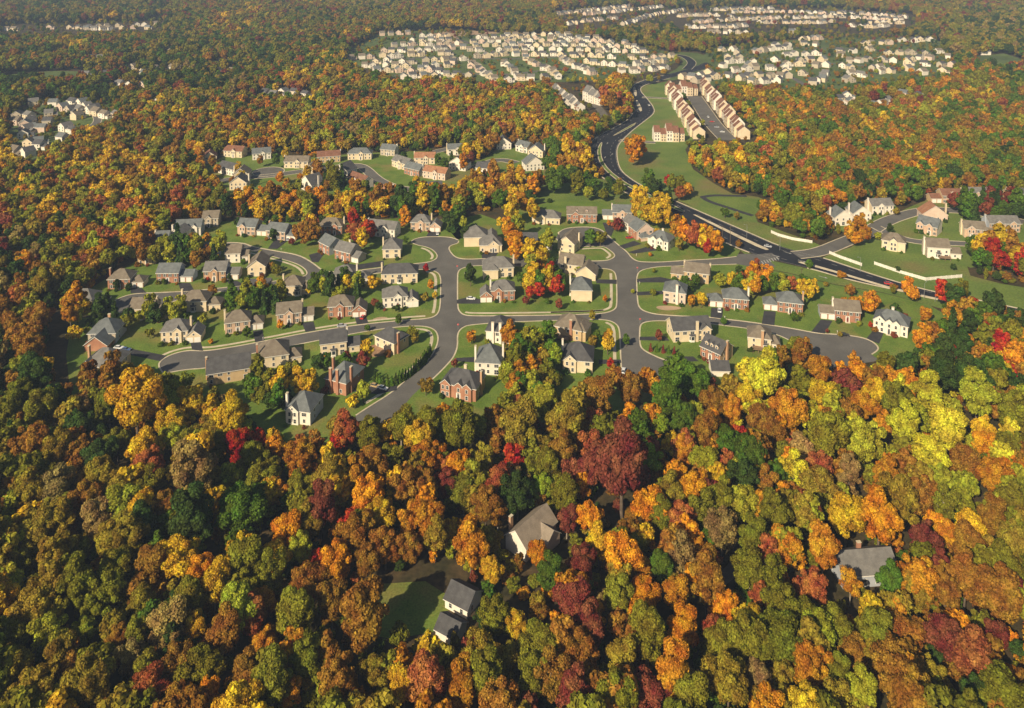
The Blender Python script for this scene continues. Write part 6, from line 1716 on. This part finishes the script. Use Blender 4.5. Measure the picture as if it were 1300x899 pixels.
sp_, ss_ = stop_sign()
cu = bpy.data.curves.new('lettering', 'FONT'); cu.body = 'STOP'; cu.size = .3; cu.align_x = 'CENTER'; cu.align_y = 'CENTER'; cu.materials.append(M['trim'])
_t = bpy.data.objects.new('lettering', cu); COL.objects.link(_t); bpy.context.view_layer.update()
cu = bpy.data.meshes.new_from_object(_t.evaluated_get(bpy.context.evaluated_depsgraph_get())); bpy.data.objects.remove(_t)
for x, y, rz, lb in ((580.5, 343.5, .2, 'at the upper left crossing'), (581.5, 418.5, .2, 'at the lower left crossing'), (809, 345.5, .2, 'at the upper right crossing'), (812.5, 411.5, .2, 'at the lower right crossing')):
    r = empty('stop_sign', ground(x, y, .12), rz); r.scale = (1.25, 1.25, 1.15)
    link('pole', sp_, r); pl_ = link('panel', ss_, r)
    link('lettering', cu, pl_, (0, -.066, 2.3), (math.pi / 2, 0, 0))
    tag(r, 'red octagonal stop sign on a grey post ' + lb, 'stop sign')
b = MB(); b.tube((0, 0, 0), (0, 0, 11.5), .16, .11, M['bark'], 7, True); upole = b.mesh('pole')
b = MB(); b.box(-1.2, 1.2, -.07, .07, 10.6, 10.8, M['bark']); uarm = b.mesh('crossarm')
for x, y, lb in ((917, 309, 'left one by the parkway verge'), (927, 309.5, 'right one of the pair by the parkway verge'), (1017, 366, 'behind the east brick houses'), (842, 287, 'near the orange and red tree row')):
    r = empty('utility_pole', ground(x, y, 0), .5); link('pole', upole, r); link('crossarm', uarm, r)
    tag(r, 'tall brown wooden utility pole, ' + lb, 'utility pole')
b = MB(); b.tube((0, 0, 0), (0, 0, 8.5), .1, .07, M['metal'], 6, True); lp = b.mesh('pole')
b = MB(); b.tube((0, 0, 8.4), (1.8, 0, 8.9), .05, .04, M['metal'], 5, True); b.box(1.6, 2.3, -.14, .14, 8.82, 8.98, M['metal']); la = b.mesh('lamp_head')
for i, (x, y) in enumerate(((1173, 379.5), (1187, 383), (1092, 345), (990, 318), (948, 302))):
    r = empty('street_lamp', ground(x, y, 0), R(200 if i > 1 else 40)); link('pole', lp, r); link('lamp_head', la, r)
    tag(r, f'grey street lamp along the parkway, {nth(i + 1)} counting from the east end', 'street lamp', 'street lamps along the parkway')
# mailboxes at the kerb
b = MB(); b.box(-.06, .06, -.06, .06, 0, 1.05, M['trim']); mpost = b.mesh('post')
b = MB(); b.box(-.13, .13, -.28, .28, 1.05, 1.3, M['trim']); b.tube((0, -.28, 1.3), (0, .28, 1.3), .13, .13, M['trim'], 8, True); mbox = b.mesh('box')
for x, y, lb in ((1063, 423.4, 'by the black car'), (357, 317.6, 'on the upper curved street'), (920, 405, 'by the first east driveway'), (590, 349, 'on the central block'), (323, 371, 'on the west lane'), (812, 361, 'by the tall pale blank house'), (334, 431.5, 'on the middle west street'), (808, 325, 'on the right lawn by white gables')):
    r = empty('mailbox', ground(x, y, .12)); link('post', mpost, r); link('box', mbox, r)
    tag(r, 'white post mailbox near the kerb ' + lb, 'mailbox')

# ---- white board fences across the parkway
for pts, lb in (([(979, 296), (988, 300), (1006, 305), (1031, 309)], 'short white board fence at the wood edge left of the side street'), ([(1053, 322.5), (1066, 328), (1094, 338)], 'white board fence just right of the side street'), ([(1110, 336), (1142, 347), (1175, 356.5), (1221, 352.5)], 'long bent white board fence under the eastern lawns')):
    gp = G2(pts)
    r = empty('fence', (*gp[0], 0))
    for i in range(len(gp) - 1):
        a, c = Vector(gp[i]) - Vector(gp[0]), Vector(gp[i + 1]) - Vector(gp[0])
        dv = c - a; L_ = dv.length; rz = math.atan2(dv.y, dv.x)
        b = MB()
        for k in range(5): b.box(0, L_, -.03, .03, .15 + k * .36, .44 + k * .36, M['trim'])
        b.build('board_panel', r, loc=(*a, 0), rot=(0, 0, rz))
        b = MB(); b.box(-.09, .09, -.12, .09, -.2, 2.05, M['trim']); pmh = b.mesh('post')
        n_ = max(1, int(L_ / 3))
        for k in range(n_ + (i == len(gp) - 2)):
            q = a + dv * (k / n_)
            link('post', pmh, r, (*q, 0), (0, 0, rz))
    tag(r, lb, 'fence')

# ---- the air
m = bpy.data.materials.new('haze'); m.use_nodes = True
nt = m.node_tree; nt.nodes.remove(nt.nodes['Principled BSDF'])
pv = nt.nodes.new('ShaderNodeVolumePrincipled')
pv.inputs['Color'].default_value = (.56, .72, 1.0, 1)
pv.inputs['Density'].default_value = HAZE
pv.inputs['Anisotropy'].default_value = 0.0
nt.links.new(pv.outputs[0], nt.nodes['Material Output'].inputs['Volume'])
b = MB(); b.box(-8200, 8200, -1700, 9600, -3, 206, m)
hz_ = b.build('haze')
tag(hz_, 'thin blue autumn haze over the whole landscape', 'haze', kind='stuff')

for o in SC.objects:
    if o.get('label') and len(o['label'].split()) > 16: print('LONG', o.name, o['label'])
